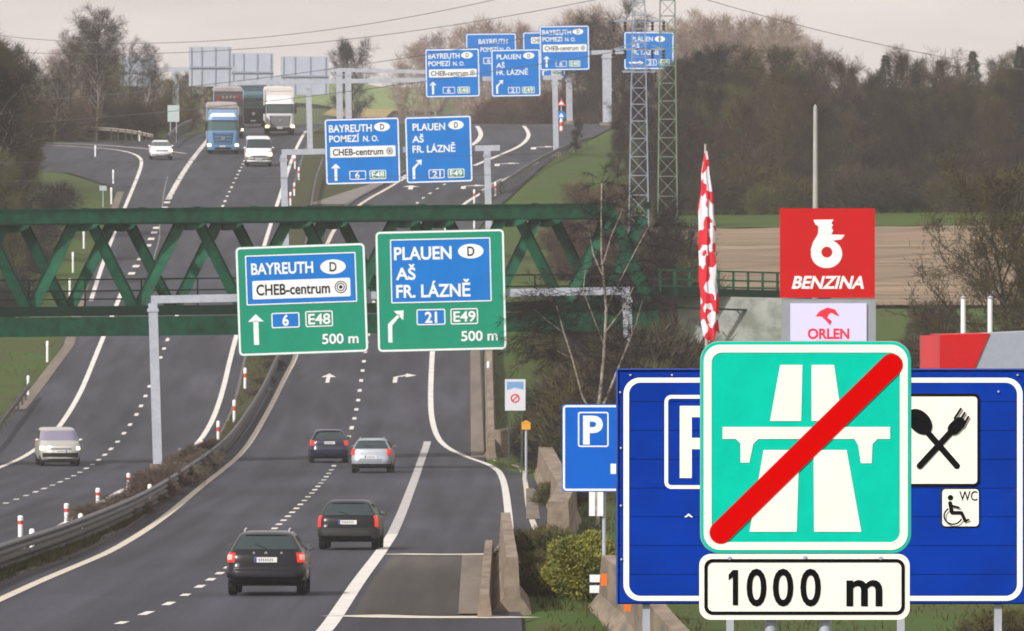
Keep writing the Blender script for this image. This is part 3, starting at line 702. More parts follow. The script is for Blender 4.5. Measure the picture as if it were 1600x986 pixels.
Fd = B.mb('food_panel', M_WHITEW); B.fill(Fd, O(rrect(1392, 615, 1531, 760, 9)), 1)
Kf = B.mb('spoon_and_fork', M_BLACK); B.ring(Kf, O(rrect(1392, 615, 1531, 760, 9)), O(rrect(1396, 619, 1527, 756, 6)), 2)
def stroke(mb, a, b, w, L):
    a, b = Vector(a), Vector(b); d = (b - a).normalized(); n = Vector((-d.y, d.x)); out = []
    for k in range(9): an = math.pi * k / 8; out.append(b + (n * math.cos(an) + d * math.sin(an)) * w/2)
    for k in range(9): an = math.pi * k / 8; out.append(a + (-n * math.cos(an) - d * math.sin(an)) * w/2)
    B.fill(mb, list(reversed(O([(p.x, p.y) for p in out]))), L)
stroke(Kf, (1440, 665), (1495, 728), 9.5, 2); stroke(Kf, (1437, 728), (1492, 668), 9.5, 3)
ca, sa = math.cos(R(48)), math.sin(R(48)); B.fill(Kf, O([(1437 + 23*math.cos(t_)*ca - 16*math.sin(t_)*sa, 659 + 23*math.cos(t_)*sa + 16*math.sin(t_)*ca) for t_ in [2*math.pi*k/24 for k in range(24)]]), 3)
stroke(Kf, (1490, 670), (1499, 661), 19, 4)
for dx in (-1, 0, 1): stroke(Kf, (1498 + dx*6.5, 660 + dx*6.5), (1507 + dx*5.8, 645 + dx*6.4), 3.2, 5)
Wp = B.mb('wc_panel', M_WHITEW); B.fill(Wp, O(rrect(1470, 762, 1531, 824, 7)), 1)
Kw = B.mb('wheelchair_symbol', M_BLACK); B.ring(Kw, O(rrect(1470, 762, 1531, 824, 7)), O(rrect(1471.6, 763.6, 1529.4, 822.4, 6)), 2)
B.text(Kw, 'WC', 1499-965, 1527-965, 767.5-578, 782-578, 2, 0)
B.fill(Kw, O(ellipse(1485, 777.5, 4.2, 4.2, 16)), 2); stroke(Kw, (1484.5, 786), (1487, 800), 6, 2); stroke(Kw, (1487, 801), (1502, 801), 5, 3); stroke(Kw, (1502, 801), (1508, 814), 4.6, 4); stroke(Kw, (1487, 790), (1498, 793), 3, 5); stroke(Kw, (1507, 814), (1513, 812), 3, 5)
arcp = [(1489 + 14*math.cos(R(a)), 806 + 13*math.sin(R(a))) for a in range(25, 236, 15)]
for p0, p1 in zip(arcp, arcp[1:]): stroke(Kw, p0, p1, 2.2, 6)
B.done()
for u_, v_ in ((985, 586), (969, 613), (970, 700), (970, 790), (971, 874), (1050, 586), (1590, 586), (1560, 612)):
    q = MB(); p_ = PX(u_, v_, SB) - Vector(t.location); q.lathe([(.001, -.022), (.009, -.020), (.010, -.012)], (p_.x, p_.y, p_.z), 'y', 10); q.build('rivet', M_STEEL, t)
for u in (1141, 1408, 1010, 1560):
    q = MB(); p = PX(u, 700, SB) - Vector(t.location); q.box((p.x, p.y + .10, (PX(0, 592, SB).z - t.location.z) / 2), (.065, .09, PX(0, 592, SB).z - t.location.z)); q.build('post', M_STEEL, t)

SP_ = 70.0
c = PX(952, 700, SP_); g = Vector((c.x, c.y, gz(c.x, c.y)))
t = thing('parking_sign', 'smaller bright blue P sign partly behind the wide services sign', 'road sign', g)
cen = c - g; B = BoardAt(t, 148, 137, SP_, cen, .004); q = MB(); q.prism([(cen.x + (x - 74)/SP_, cen.z + (68.5 - y)/SP_) for x, y in rrect(0, 0, 148, 137, 5)], cen.y, cen.y + .05); q.build('panel', M_BLUE3, t)
Wb = B.mb('border', M_WHITE); B.frame(Wb, 1.5, 1.5, 146.5, 135.5, 6, 3.4, 1)
Pw = B.mb('parking_symbol', M_WHITE); B.frame(Pw, 25, 12, 73, 67, 4, 2.2, 1); B.text(Pw, 'P', 33, 64, 20, 61, 1, .035); B.fill(Pw, [(76, 93), (108, 93), (108, 109), (76, 109)], 1); B.done()
for u in (944, 1004):
    q = MB(); p = PX(u, 0, SP_) - g; q.tube([(p.x, p.y + .1, -.2), (p.x, p.y + .1, cen.z + .9)], .045, 10); q.smooth = True; q.build('post', M_STEEL, t)
for u in (925, 938):
    q = MB(); p = PX(u, 787, SP_) - g; q.box((p.x, p.y + .02, p.z), (.13, .04, .55)); q.build('bracket_plate', M_WHITE, t)
for v_ in (650, 750):
    q = MB(); p = PX(970, v_, SP_) - g; q.box((p.x, p.y + .075, p.z), (1.4, .05, .06)); q.build('clamp', M_STEEL, t)

# small white information sign by the verge
s_ = 37.0; c = PX(805, 617, s_); g = Vector((c.x, c.y, gz(c.x, c.y)))
t = thing('information_sign', 'small white sign with blue top and red ring, on two dark posts in the verge', 'road sign', g)
cen = c - g; B = BoardAt(t, 32, 49, s_, cen, .006); q = MB(); q.box((cen.x, cen.y + .02, cen.z), (32/s_, .04, 49/s_)); q.build('panel', mat('pale_panel', (.62, .64, .70), .5), t)
Bl = B.mb('blue_band', mat('faded_blue', (.16, .32, .60), .5)); B.fill(Bl, [(3, 4), (29, 4), (29, 16), (15, 13), (3, 17)], 1); Rd = B.mb('red_ring', M_REDS); B.ring(Rd, ellipse(16, 30, 7, 7), ellipse(16, 30, 5, 5), 1); stk = B.mb('red_ring', M_REDS); B.fill(stk, [(12, 33), (19, 25.5), (20, 27), (13, 34.5)], 1); B.done()
for dx in (-.28, .28):
    q = MB(); q.box((dx, .07, (cen.z + .4) / 2), (.07, .07, cen.z + 1.0)); q.build('post', mat('dark_green_post', (.03, .06, .04), .6), t)
s_ = 38.0; p = PX(822, 670, s_); g = Vector((p.x, p.y, gz(p.x, p.y)))
t = thing('gas_marker', 'short post with a yellow orange cap under the small white sign', 'marker post', g); q = MB(); q.tube([(0, 0, -.1), (0, 0, p.z - g.z)], .05, 8); q.build('post', M_STEEL, t)
q = MB(); q.box((0, -.02, p.z - g.z + .1), (.36, .16, .26)); q.prism([(-.22, p.z - g.z + .23), (.22, p.z - g.z + .23), (0, p.z - g.z + .36)], -.12, .1); q.build('cap', mat('marker_yellow', (.72, .34, .02), .5), t)

# ------------------------------------------------------------------ fuel station pylon, flag, canopy, lamp mast
s_ = 52.0; c = PX(1294, 470, s_); g = Vector((c.x, c.y, gz(c.x, c.y)))
t = thing('station_pylon', 'fuel station pylon with red BENZINA head over a lavender ORLEN screen', 'pylon sign', g)
def pb(name, u0, v0, u1, v1, y0, y1, m):
    a = PX(u0, v0, s_) - g; b = PX(u1, v1, s_) - g; q = MB(); q.box(((a.x + b.x)/2, (y0 + y1)/2, (a.z + b.z)/2), (abs(b.x - a.x), y1 - y0, abs(a.z - b.z))); return q.build(name, m, t)
pb('head', 1219, 325.5, 1367, 465.5, 0, .5, mat('station_red', (.53, .003, .006), .45, spec=.15, var=.04, scale=1))
a = PX(1222, 466.5, s_) - g; q = MB(); q.box((0.02, .25, a.z / 2 - .1), (147/s_, .42, a.z + .2)); q.build('column', mat('column_grey', (.27, .29, .32), .5, var=.06, scale=1), t)
pb('screen', 1235, 474, 1354, 560, -.02, .1, mat('screen_glow', (.3, .3, .38), .5, emit=(.62, .56, .85), estr=.62))
B = BoardAt(t, 148, 140, s_, PX(1293, 395.5, s_) - g, .006); Wl = B.mb('emblem', M_WHITE); O = lambda pts: [(x - 1219, y - 325.5) for x, y in pts]
z6 = lambda pts: O([(1020 + x/2.347, 140 + y/2.347) for x, y in pts])
B.ring(Wl, O(ellipse(1291.5, 396.5, 24.5, 22.5)), O(ellipse(1292, 394, 8.5, 8.5)), 1)
B.fill(Wl, O([(1271, 343.5), (1302.5, 343), (1299, 348.5), (1301.8, 352), (1299, 355.5), (1301.8, 360), (1299, 366.5), (1320, 367), (1315, 374), (1298, 376.5), (1291, 379), (1282, 386), (1268, 394), (1266.5, 391), (1270.5, 378), (1278, 366), (1279, 353.5), (1274, 351)]), 2)
B.text(B.mb('lettering', M_WHITE), 'BENZINA', 18, 131, 106.5, 125, 1, .03, .25)
B.done(); B = BoardAt(t, 119, 86, s_, PX(1294.5, 517, s_) - g, .006); B.cen.y -= .024; Rd = B.mb('screen_lettering', mat('screen_red', (.5, .01, .02), .5, emit=(.8, .02, .05), estr=.35))
O = lambda pts: [(x - 1235, y - 474) for x, y in pts]
B.fill(Rd, z6([(596, 832), (612, 812), (640, 799), (668, 806), (685, 832), (668, 826), (655, 818), (645, 825), (640, 836), (657, 850), (650, 865), (634, 846), (618, 832)]), 1)
B.text(Rd, 'ORLEN', 27, 92, 40, 55, 1, .035); B.fill(Rd, [(40, 58.5), (92, 58.5), (92, 60.5), (40, 60.5)], 1); B.done()
s_ = 40.0; p = PX(1274, 166, s_); g = Vector((p.x, p.y, gz(p.x, p.y)))
t = thing('lamp_mast', 'tall plain grey mast rising behind the red station pylon', 'mast', g); q = MB(); q.tube([(0, 0, -.2), (0, 0, (p.z - g.z)*.5), (0, 0, p.z - g.z)], [.17, .13, .075], 12); q.smooth = True; q.build('pole', mat('mast_grey', (.38, .37, .35), .6, var=.1, scale=1), t)
q = MB(); q.lathe([(.08, p.z - g.z - .25), (.05, p.z - g.z), (.001, p.z - g.z + .08)], (0, 0, 0), 'z', 10); q.build('tip', M_STEEL, t)
s_ = 54.0; g = PX(1109, 0, s_); g.z = gz(g.x, g.y)
t = thing('flag', 'furled red and white flag hanging down its pole', 'flag', g); top = PX(1102, 225, s_) - g
q = MB(); q.tube([(0.05, 0, -.2), (top.x + .04, 0, top.z * .5), (top.x, 0, top.z)], [.06, .05, .03], 10); q.smooth = True; q.build('pole', mat('mast_grey', (.38, .37, .35), .6, var=.1, scale=1), t)
mm = bpy.data.materials.new('flag_cloth'); mm.use_nodes = True; nn = mm.node_tree.nodes; ll = mm.node_tree.links; bs = nn['Principled BSDF']; bs.inputs['Roughness'].default_value = .8
tc = nn.new('ShaderNodeTexCoord'); mp = nn.new('ShaderNodeMapping'); mp.inputs['Rotation'].default_value = (0, R(38), 0); mp.inputs['Scale'].default_value = (1.9, 1.2, 1.15)
vr = nn.new('ShaderNodeTexVoronoi'); vr.distance = 'CHEBYCHEV'; vr.inputs['Scale'].default_value = 2.5; sx = nn.new('ShaderNodeSeparateColor'); gt = nn.new('ShaderNodeMath'); gt.operation = 'GREATER_THAN'; gt.inputs[1].default_value = .46
vo = nn.new('ShaderNodeMix'); vo.data_type = 'RGBA'; vo.inputs['A'].default_value = (.74, .72, .80, 1); vo.inputs['B'].default_value = (.64, .012, .03, 1)
dn = nn.new('ShaderNodeTexNoise'); dn.inputs['Scale'].default_value = 2.4; va_ = nn.new('ShaderNodeVectorMath'); va_.operation = 'MULTIPLY_ADD'; va_.inputs[1].default_value = (.3, .3, .3)
ll.new(tc.outputs['Object'], dn.inputs['Vector']); ll.new(dn.outputs['Color'], va_.inputs[0]); ll.new(tc.outputs['Object'], va_.inputs[2]); ll.new(va_.outputs[0], mp.inputs['Vector']); ll.new(mp.outputs['Vector'], vr.inputs['Vector']); ll.new(vr.outputs['Color'], sx.inputs[0]); ll.new(sx.outputs[0], gt.inputs[0]); ll.new(gt.outputs[0], vo.inputs['Factor']); ll.new(vo.outputs['Result'], bs.inputs['Base Color'])
rows = []; rnd = random.Random(4)
prof_f = [(236, 1102, 2), (250, 1102.5, 3.5), (275, 1103, 6), (300, 1103.5, 8.5), (325, 1103.5, 11), (350, 1104, 12), (420, 1106.5, 12), (480, 1109, 12), (525, 1110, 11), (532, 1109, 7)]
for i in range(60):
    v = 236 + (532 - 236) * i / 59; uc = np.interp(v, [p[0] for p in prof_f], [p[1] for p in prof_f]); hw = .98 * np.interp(v, [p[0] for p in prof_f], [p[2] for p in prof_f])
    r = []
    for k in range(28):
        a = 2*math.pi*k/28; w = 1 + .22 * math.sin(6*a + v*.015) + .10*math.sin(11*a + v*.05); p = PX(uc, v, s_) - g
        r.append((p.x + hw/s_*w*math.cos(a) + .015*math.sin(v*.11), p.y - .0 + hw/s_*.8*w*math.sin(a), p.z))
    rows.append(r)
q = MB(); q.quadgrid(rows, True); q.smooth = True; q.build('cloth', mm, t)
# station canopy
s_ = 46.0; c = PX(1540, 560, s_); g = Vector((c.x, c.y, gz(c.x, c.y)))
t = thing('station_canopy', 'red and grey fuel station canopy showing above the wide blue sign', 'canopy', g); cx = lambda u: PX(u, 0, s_).x - g.x; cz = lambda v: PX(0, v, s_).z - g.z
q = MB(); q.prism([(cx(1520), cz(582)), (cx(1900), cz(592)), (cx(1900), cz(505)), (cx(1546), cz(521))], -.4, 9); q.build('fascia', mat('fascia_grey', (.30, .33, .40), .5, var=.05), t)
q = MB(); q.prism([(cx(1468), cz(582)), (cx(1519.5), cz(582)), (cx(1545.5), cz(521)), (cx(1468), cz(523))], -.45, 8.9); q.build('fascia_stripe', mat('station_red', (.53, .003, .006)), t)
q = MB(); rows = []
for a in range(0, 91, 15): rows.append([(cx(1467.6) - 30/s_*math.sin(R(a)), -.45 + 30/s_*(1 - math.cos(R(a))), z) for z in (cz(582), cz(524))])
q.quadgrid(rows); q.smooth = True; q.build('rounded_corner', mat('corner_red', (.50, .04, .05), .3), t)
for u in (1500, 1720):
    q = MB(); q.box((cx(u), 4, cz(585)/2), (.35, .35, cz(585))); q.build('column', M_STEEL, t)
for u, lab in ((1505, 'slim white pole above the red part of the canopy'), (1547, 'slim white pole above the grey part of the canopy')):
    s2 = 44.0; p = PX(u, 467, s2); g2 = Vector((p.x, p.y, gz(p.x, p.y))); t2 = thing('flag_pole', lab, 'pole', g2, group='white poles behind the canopy')
    q = MB(); q.tube([(0, 0, -.1), (0, 0, p.z - g2.z)], [.10, .085], 10); q.smooth = True; q.build('pole', M_WHITE, t2); q = MB(); q.lathe([(.09, p.z - g2.z), (.11, p.z - g2.z + .05), (.001, p.z - g2.z + .12)], (0, 0, 0), 'z', 10); q.build('finial', M_STEEL, t2)

# ------------------------------------------------------------------ guardrails
def guardrail(label, pts, xy=False, h=.75, step=4.0, m=None, rail_h=.31, dz=0.1, group='steel guardrails', sleeper=None):
    pl = resample(smoothline(pts if xy else to_xy(pts)), 1.5); p0 = pl[0]
    base = Vector((p0[0], p0[1], prof(p0[1])))
    t = thing('guardrail', label, 'guardrail', base, group=group)
    q = MB(base); rows = []
    sec = [(-.02, 0), (.06, .05), (.06, .10), (-.02, .155), (.06, .21), (.06, .26), (-.02, .31), (-.045, .31), (-.045, 0)]
    for i, (x, y) in enumerate(pl):
        a = pl[max(0, i-1)]; b = pl[min(len(pl)-1, i+1)]; L = math.hypot(b[0]-a[0], b[1]-a[1]) or 1; nx, ny = (b[1]-a[1])/L, -(b[0]-a[0])/L
        rows.append([(x + nx*o, y + ny*o, prof(y) + dz + h - rail_h + e * rail_h/.31) for o, e in sec])
    q.quadgrid(rows, True); q.build('rail', m or M_RAIL, t)
    if sleeper:
        q = MB(base); q.quadgrid([[r[0] + .0 if False else (x_, y_, z_ - sleeper) for x_, y_, z_ in r] for r in rows], True); q.build('lower_rail', M_RAILP, t)
    d = 0; last = -9; n = 0
    L = sum(math.hypot(b[0]-a[0], b[1]-a[1]) for a, b in zip(pl, pl[1:])); step = max(step, L / 95)
    for i in range(1, len(pl)):
        d += math.hypot(pl[i][0]-pl[i-1][0], pl[i][1]-pl[i-1][1])
        if d - last >= step:
            last = d; x, y = pl[i]; q = MB(base); q.box((x - .1, y, prof(y) + dz + h/2 - .2), (.10, .14, h + .3)); q.build('post', M_RAILP, t); n += 1
    return t
RAILP = [(-60, 930), (0, 903), (100, 866), (190, 826), (268, 780), (326, 733), (374, 684), (407, 636), (429, 588), (446, 553)]
guardrail('long weathered guardrail along the near side of the brown median', RAILP, sleeper=.36, step=3.0)
guardrail('grey guardrail along the far median between bridge and trucks', [(440, 556), (462, 470), (478, 400), (487, 330), (492, 300), (505, 262)])
guardrail('dark guardrail climbing beside the exit lane past the slim gantry post', [(783, 303), (800, 291), (845, 262), (885, 242), (921, 228)], step=2.0)
guardrail('pale guardrail end beside the exit lane edge line', [(752, 316), (770, 304), (784, 297)], step=2, m=mat('pale_rail', (.5, .5, .5), .5, .2))
guardrail('brownish guardrail around the slip road under the bare trees', [(60, 222), (120, 220), (170, 222), (215, 228), (240, 234)], dz=.5, step=3, m=mat('brown_rail', (.26, .22, .18), .7, .1, var=.2))
guardrail('curved guardrail on the grassy bank beside the white hatchback', [(262, 232), (272, 222), (286, 212), (300, 206)], dz=.4, step=3)
guardrail('dark guardrail at the grassy edge behind the silver van', [(-70, 740), (0, 682), (46, 622)], dz=.05, m=M_RAILP)
# barrier: concrete blocks on the right
def jersey(label, pts, h=.85, dz=0.0, m=M_CONC, wb=.62, wt=.24, name='concrete_barrier', xy=False):
    pl = resample(pts if xy else to_xy(pts), 2.0); base = Vector((pl[0][0], pl[0][1], prof(pl[0][1])))
    t = thing(name, label, 'barrier', base); q = MB(base); rows = []
    sec = [(-wb/2, 0), (-wb/2, .08), (-wt/2 - .05, .33), (-wt/2, 1), (wt/2, 1), (wt/2 + .05, .33), (wb/2, .08), (wb/2, 0)]
    for i, (x, y) in enumerate(pl):
        a = pl[max(0, i-1)]; b = pl[min(len(pl)-1, i+1)]; L = math.hypot(b[0]-a[0], b[1]-a[1]) or 1; nx, ny = (b[1]-a[1])/L, -(b[0]-a[0])/L
        rows.append([(x + nx*o, y + ny*o, prof(y) + dz - .1 + e * (h + .1)) for o, e in sec])
    idx = q.quadgrid(rows, True); q.f.append(list(idx[0])); q.f.append(list(reversed(idx[-1]))); q.build('block', m, t)
    L = sum(math.hypot(b[0]-a[0], b[1]-a[1]) for a, b in zip(pl, pl[1:]))
    return t
jersey('low concrete edge wall beside the lane under the green signs', [(768, 716), (766, 640), (764, 560), (768, 500)], .85, wb=.5, wt=.3)
jersey('broad concrete wall curving away from the lane below the small white sign', [(772, 714), (815, 706), (846, 720), (862, 765), (886, 812), (872, 846)], 1.2, wb=1.0, wt=.6)
jersey('tapered concrete barrier block at the brown lay-by pavement', [(800, 956), (795, 915), (790, 868)], 1.2, wb=.85, wt=.26)
jersey('thin concrete kerb wall beside the brown lay-by pavement', [(757, 965), (760, 920), (764, 872)], .5, wb=.3, wt=.2)
t = jersey('big concrete barrier with orange reflectors under the wide blue sign', [(1085, 1120), (1040, 1060), (990, 985), (950, 948)], 1.15, wb=.9, wt=.3)
for u, v in ((1000, 1000), (962, 957)):
    x, Y = at(u, v); q = MB(Vector(t.location)); q.box((x - .27, Y - 1.5, prof(Y) + .75), (.13, .05, .26)); q.build('reflector', mat('orange_reflector', (.80, .16, .01), .4), t)

# ------------------------------------------------------------------ posts and markers
def delineator(label, u, v, h=.95, band=M_REDW, dz=.1, r=.065, group='red banded marker posts on the median', name='marker_post', z=None):
    x, Y = at(u, v, dz); g = Vector((x, Y, (prof(Y) + dz) if z is None else z))
    t = thing(name, label, 'marker post', g, group=group)
    q = MB(); q.tube([(0, 0, -.1), (0, 0, h * .52)], r, 10); q.smooth = True; q.build('post', M_WHITE, t)
    q = MB(); q.tube([(0, 0, h * .52), (0, 0, h * .72)], r * 1.03, 10); q.smooth = True; q.build('band', band, t)
    q = MB(); q.tube([(0, 0, h * .72), (0, 0, h * .95), (0, 0, h)], [r*1.15, r*1.15, r * .7], 10); q.smooth = True; q.build('head', M_WHITE, t)
    return t
mk = [(32, 834, .56, 'nearest the corner'), (104, 815, .60, 'second from the corner'), (153, 787, .57, 'third from the corner'), (201, 763, .60, 'before the brown scrub'), (281, 717, .50, 'beside the gantry foot'), (315, 709, .75, 'just past the gantry foot'),
      (341, 692, 1.05, 'on the green strip after the gantry foot'), (366, 660, 1.12, 'mid green strip below the sign'), (383, 607, 1.08, 'under the corner of the green sign')]
for u, v, h_, w in mk: delineator('red banded white post on the median, ' + w, u, v, h_, r=.075)
for u, v, w in ((454, 321, 'right above the bridge chord'), (460, 306, 'second above the bridge'), (467, 281, 'beside the second gantry beam'), (461, 262, 'farthest, by the white line')): delineator('small red banded post on the far median, ' + w, u, v, .95)
for u, v, w in ((741, 357, 'between bridge and sign'), (741, 318, 'touching the bridge chord'), (774, 306, 'at the end of the pale rail'), (867, 240, 'beside the slim gantry post')): delineator('red banded post beside the exit lane, ' + w, u, v, 1.0, dz=.0)
for u, v, h, w in ((74, 563, 1.05, 'below the bridge beam'), (44, 614, .9, 'lowest, near the dark rail'), (174, 317, 1.1, 'upper of the pair on the bend'), (177, 285, .95, 'top of the bend'), (131, 386, 1.1, 'seen through the truss'), (114, 424, 1.2, 'second one seen through the truss'), (109, 464, 1.1, 'lowest one seen through the truss'), (149, 243, .8, 'beside the slip road'), (143, 212, .8, 'behind the slip road rail'), (218, 219, .8, 'behind the rail near the hatchback')):
    delineator('plain white verge post, ' + w, u, v, h, band=M_WHITE, dz=.12, group='white posts on the grassy verge')
for k, (u, vt) in enumerate(((50, 827), (126, 803), (234, 757), (277, 736), (318, 710), (343, 693), (397, 650), (416, 618), (430, 575))):
    v = float(np.interp(u, [q_[0] for q_ in RAILP], [q_[1] for q_ in RAILP])) - 9
    delineator('white reflector post behind the guardrail, %s' % ('nearest the corner', 'second along', 'third along beside the scrub', 'middle of the scrub', 'past the middle of the scrub', 'opposite the gantry foot', 'on the bend', 'past the bend', 'farthest along')[k], u, v, (v - vt) / (F / at(u, v)[1]), band=M_BLACK, dz=.1, r=.065, group='reflector posts along the median rail', name='reflector_post')
delineator('white headed post at the end of the low concrete edge wall', 763, 600, 1.2, band=M_WHITE, dz=0, group=None)
for u, v, w in ((930, 921, 'upper'), (934, 934, 'lower')):
    pass
x, Y = at(931, 945); g = Vector((x, Y, gz(x, Y))); t = thing('white_marker_board', 'two stacked white boards on a stub beside the green bush', 'marker board', g)
q = MB(); q.box((0, 0, .25), (.07, .07, .8)); q.build('post', M_RAILP, t)
for z in (.42, .66):
    q = MB(); q.box((0, -.06, z), (.28, .04, .17)); q.build('board', M_WHITE, t)
s_ = 17.5; c = PX(877, 212, s_); g = Vector((c.x, c.y, gz(c.x, c.y)))
t = thing('warning_post', 'red and white post with round blue sign and small triangle above', 'road sign', g)
for k in range(4):
    q = MB(); q.tube([(0, 0, k*.36 - .1), (0, 0, k*.36 + .26)], .15, 10); q.build('post_band', (M_REDW, M_WHITE)[k % 2], t)
q = MB(); q.tube([(0, 0, 1.34), (0, 0, 3.1)], .05, 8); q.build('pole', M_STEEL, t)
q = MB(); q.prism(ellipse(0, 1.6, .40, .40, 20), -.1, -.06); q.build('blue_disc', M_BLUE, t)
q = MB(); q.prism([(-.22, 1.45), (.22, 1.45), (0, 1.85)], -.12, -.105); q.build('disc_arrow', M_WHITE, t)
q = MB(); q.prism([(-.4, 2.45), (.4, 2.45), (0, 3.1)], -.1, -.06); q.build('triangle', M_REDW, t); q = MB(); q.prism([(-.22, 2.55), (.22, 2.55), (0, 2.9)], -.115, -.103); q.build('triangle_face', M_WHITE, t)
s_ = 22; c = PX(161, 309, s_); x, Y = at(161, 322, .1); g = Vector((x, Y, terr(x, Y)))
t = thing('small_road_sign', 'little grey board on a thin post in the grass beside the slip road', 'road sign', g); q = MB(); q.box((0, 0, .7), (.06, .06, 1.6)); q.build('post', M_STEEL, t); q = MB(); q.box((0, -.05, 1.35), (.5, .03, .35)); q.build('panel', M_BACK, t)
x, Y = at(271, 216, .4); g = Vector((x, Y, terr(x, Y))); t = thing('green_back_sign', 'pale green sign back on two poles beside the thick gantry post', 'road sign', g)
for dx in (-.25, .25):
    q = MB(); q.box((dx, 0, 1.5), (.07, .07, 3.4)); q.build('post', M_STEEL, t)
q = MB(); q.box((0, -.06, 2.6), (.98, .04, 1.4)); q.build('panel', mat('pale_green_panel', (.42, .52, .52), .6), t)

# ------------------------------------------------------------------ lattice masts and wires
def lattice(label, u, s, vtop, w0, w1, m, arms, vbase=345):
    Y = F / s; x = (u - 800) / s; z0 = terr(x, Y) - .3; z1 = (VH - vtop) / s; base = Vector((x, Y, z0))
    t = thing('lattice_mast', label, 'pylon', base, group='lattice power masts'); H = z1 - z0
    W = lambda z: w0 + (w1 - w0) * z / H
    for sx in (-1, 1):
        for sy in (-1, 1):
            q = MB(); q.bar((sx*w0/2, sy*w0/2, 0), (sx*w1/2, sy*w1/2, H), .07, .07); q.build('leg', m, t)
    q = MB(); z = 0; k = 0
    while z < H - .5:
        z2 = min(H, z + W(z) * 1.05); a, b = W(z)/2, W(z2)/2
        for sg in (-1, 1):
            s1 = 1 if (k + (sg > 0)) % 2 else -1
            q.bar((-s1*a, sg*a, z), (s1*b, sg*b, z2), .038, .035); q.bar((sg*a, -s1*a, z), (sg*b, s1*b, z2), .035, .038)
            q.bar((-a, sg*a, z), (a, sg*a, z), .045, .045)
        z = z2; k += 1
    q.build('bracing', m, t)
    for va, half in arms:
        z = (VH - va) / s - z0
        q = MB(); q.bar((-half, 0, z), (half, 0, z), .12, .12); q.bar((-half, 0, z), (0, 0, z + .5), .05, .05); q.bar((half, 0, z), (0, 0, z + .5), .05, .05); q.build('cross_arm', m, t)
        for e in (-half, -half*.55, half*.55, half):
            q = MB(); q.lathe([(.03, z), (.12, z - .1), (.05, z - .2), (.12, z - .3), (.05, z - .4), (.12, z - .5), (.02, z - .6)], (e, 0, 0), 'z', 8); q.build('insulator', mat('insulator_brown', (.03, .02, .018), .3), t)
    return t
lattice('bluish silver lattice mast with cross arms and dark insulators', 998, 26, -230, 1.35, .40, mat('silver_lattice', (.25, .29, .37), .6, .2), [(33, 1.5), (77, 1.5), (112, 1.0), (-120, 2.2)])
lattice('green lattice mast just beyond the silver one', 1043, 25, -260, 1.3, .70, mat('green_lattice', (.13, .20, .14), .7, .1), [(-180, 2.4)])
def wire(label, a, b, sag, r=.022):
    a, b = Vector(a), Vector(b); n = 40; pts = []
    for i in range(n + 1):
        f = i / n; p = a.lerp(b, f); p.z -= sag * 4 * f * (1 - f); pts.append(p)
    q = MB(a); q.tube(pts, r, 5); o = q.build('power_line', mat('wire_dark', (.06, .06, .07), .5), loc=a); tag(o, label, 'power line', 'power lines'); return o
wire('power line sagging from the silver mast towards the sign backs', PX(960, 34, 26), PX(-260, 170, 20), 1.2)
wire('power line below it, crossing in front of the grey sign backs', PX(985, 77, 26), PX(-260, 205, 21), 1.0)
wire('high thin line over the blue signs to the upper left corner', PX(1000, -60, 26), PX(-200, 20, 19), 3.6)
wire('second high thin line crossing the pale sky', PX(1000, -15, 26), PX(-200, 60, 19), 2.4)
wire('low line crossing the road above the bridge chord', PX(1040, 268, 27), PX(-200, 284, 27), .1, .014)
wire('low line crossing just behind the blue signs', PX(1040, 236, 26.5), PX(-200, 256, 26.5), .1, .014)
wire('line descending right of the masts over the brown trees', PX(1040, -20, 25), PX(1900, 130, 20), 1.5)
#@@PART2
# ------------------------------------------------------------------ vehicles
M_GLASS = mat('dark_glass', (.012, .030, .034), .04, spec=.9)
M_GLASSB = mat('windscreen_glass', (.05, .07, .075), .10, spec=.6)
M_RUB = mat('rubber', (.010, .010, .010), .85)
M_TRIM = mat('black_plastic', (.014, .014, .015), .6)
M_RIM = mat('wheel_rim', (.30, .30, .32), .4, .5)
M_TAIL = mat('tail_lamp', (.55, .010, .008), .25, emit=(1, .05, .02), estr=.45)
M_TAILC = mat('tail_lamp_clear', (.75, .40, .36), .2, emit=(1, .3, .2), estr=.25)
M_REFL = mat('red_reflector', (.35, .006, .005), .3, emit=(1, .03, .01), estr=.12)
M_LAMPON = mat('headlamp_lit', (.8, .8, .7), .3, emit=(1, .90, .50), estr=1.5)
M_LAMPHAL = mat('headlamp_halogen', (.8, .75, .5), .3, emit=(1, .78, .32), estr=2.6)
M_LAMP = mat('headlamp_glass', (.55, .57, .60), .15, coat=.5)
M_PLATE = mat('number_plate', (.74, .74, .72), .5)
M_PLATEB = mat('plate_blue', (.01, .04, .35), .5)
M_CHROME = mat('chrome', (.6, .6, .62), .2, .9)
M_UNDER = mat('underbody', (.008, .008, .008), .9)  # near-black colour of the parts under cars and lorries

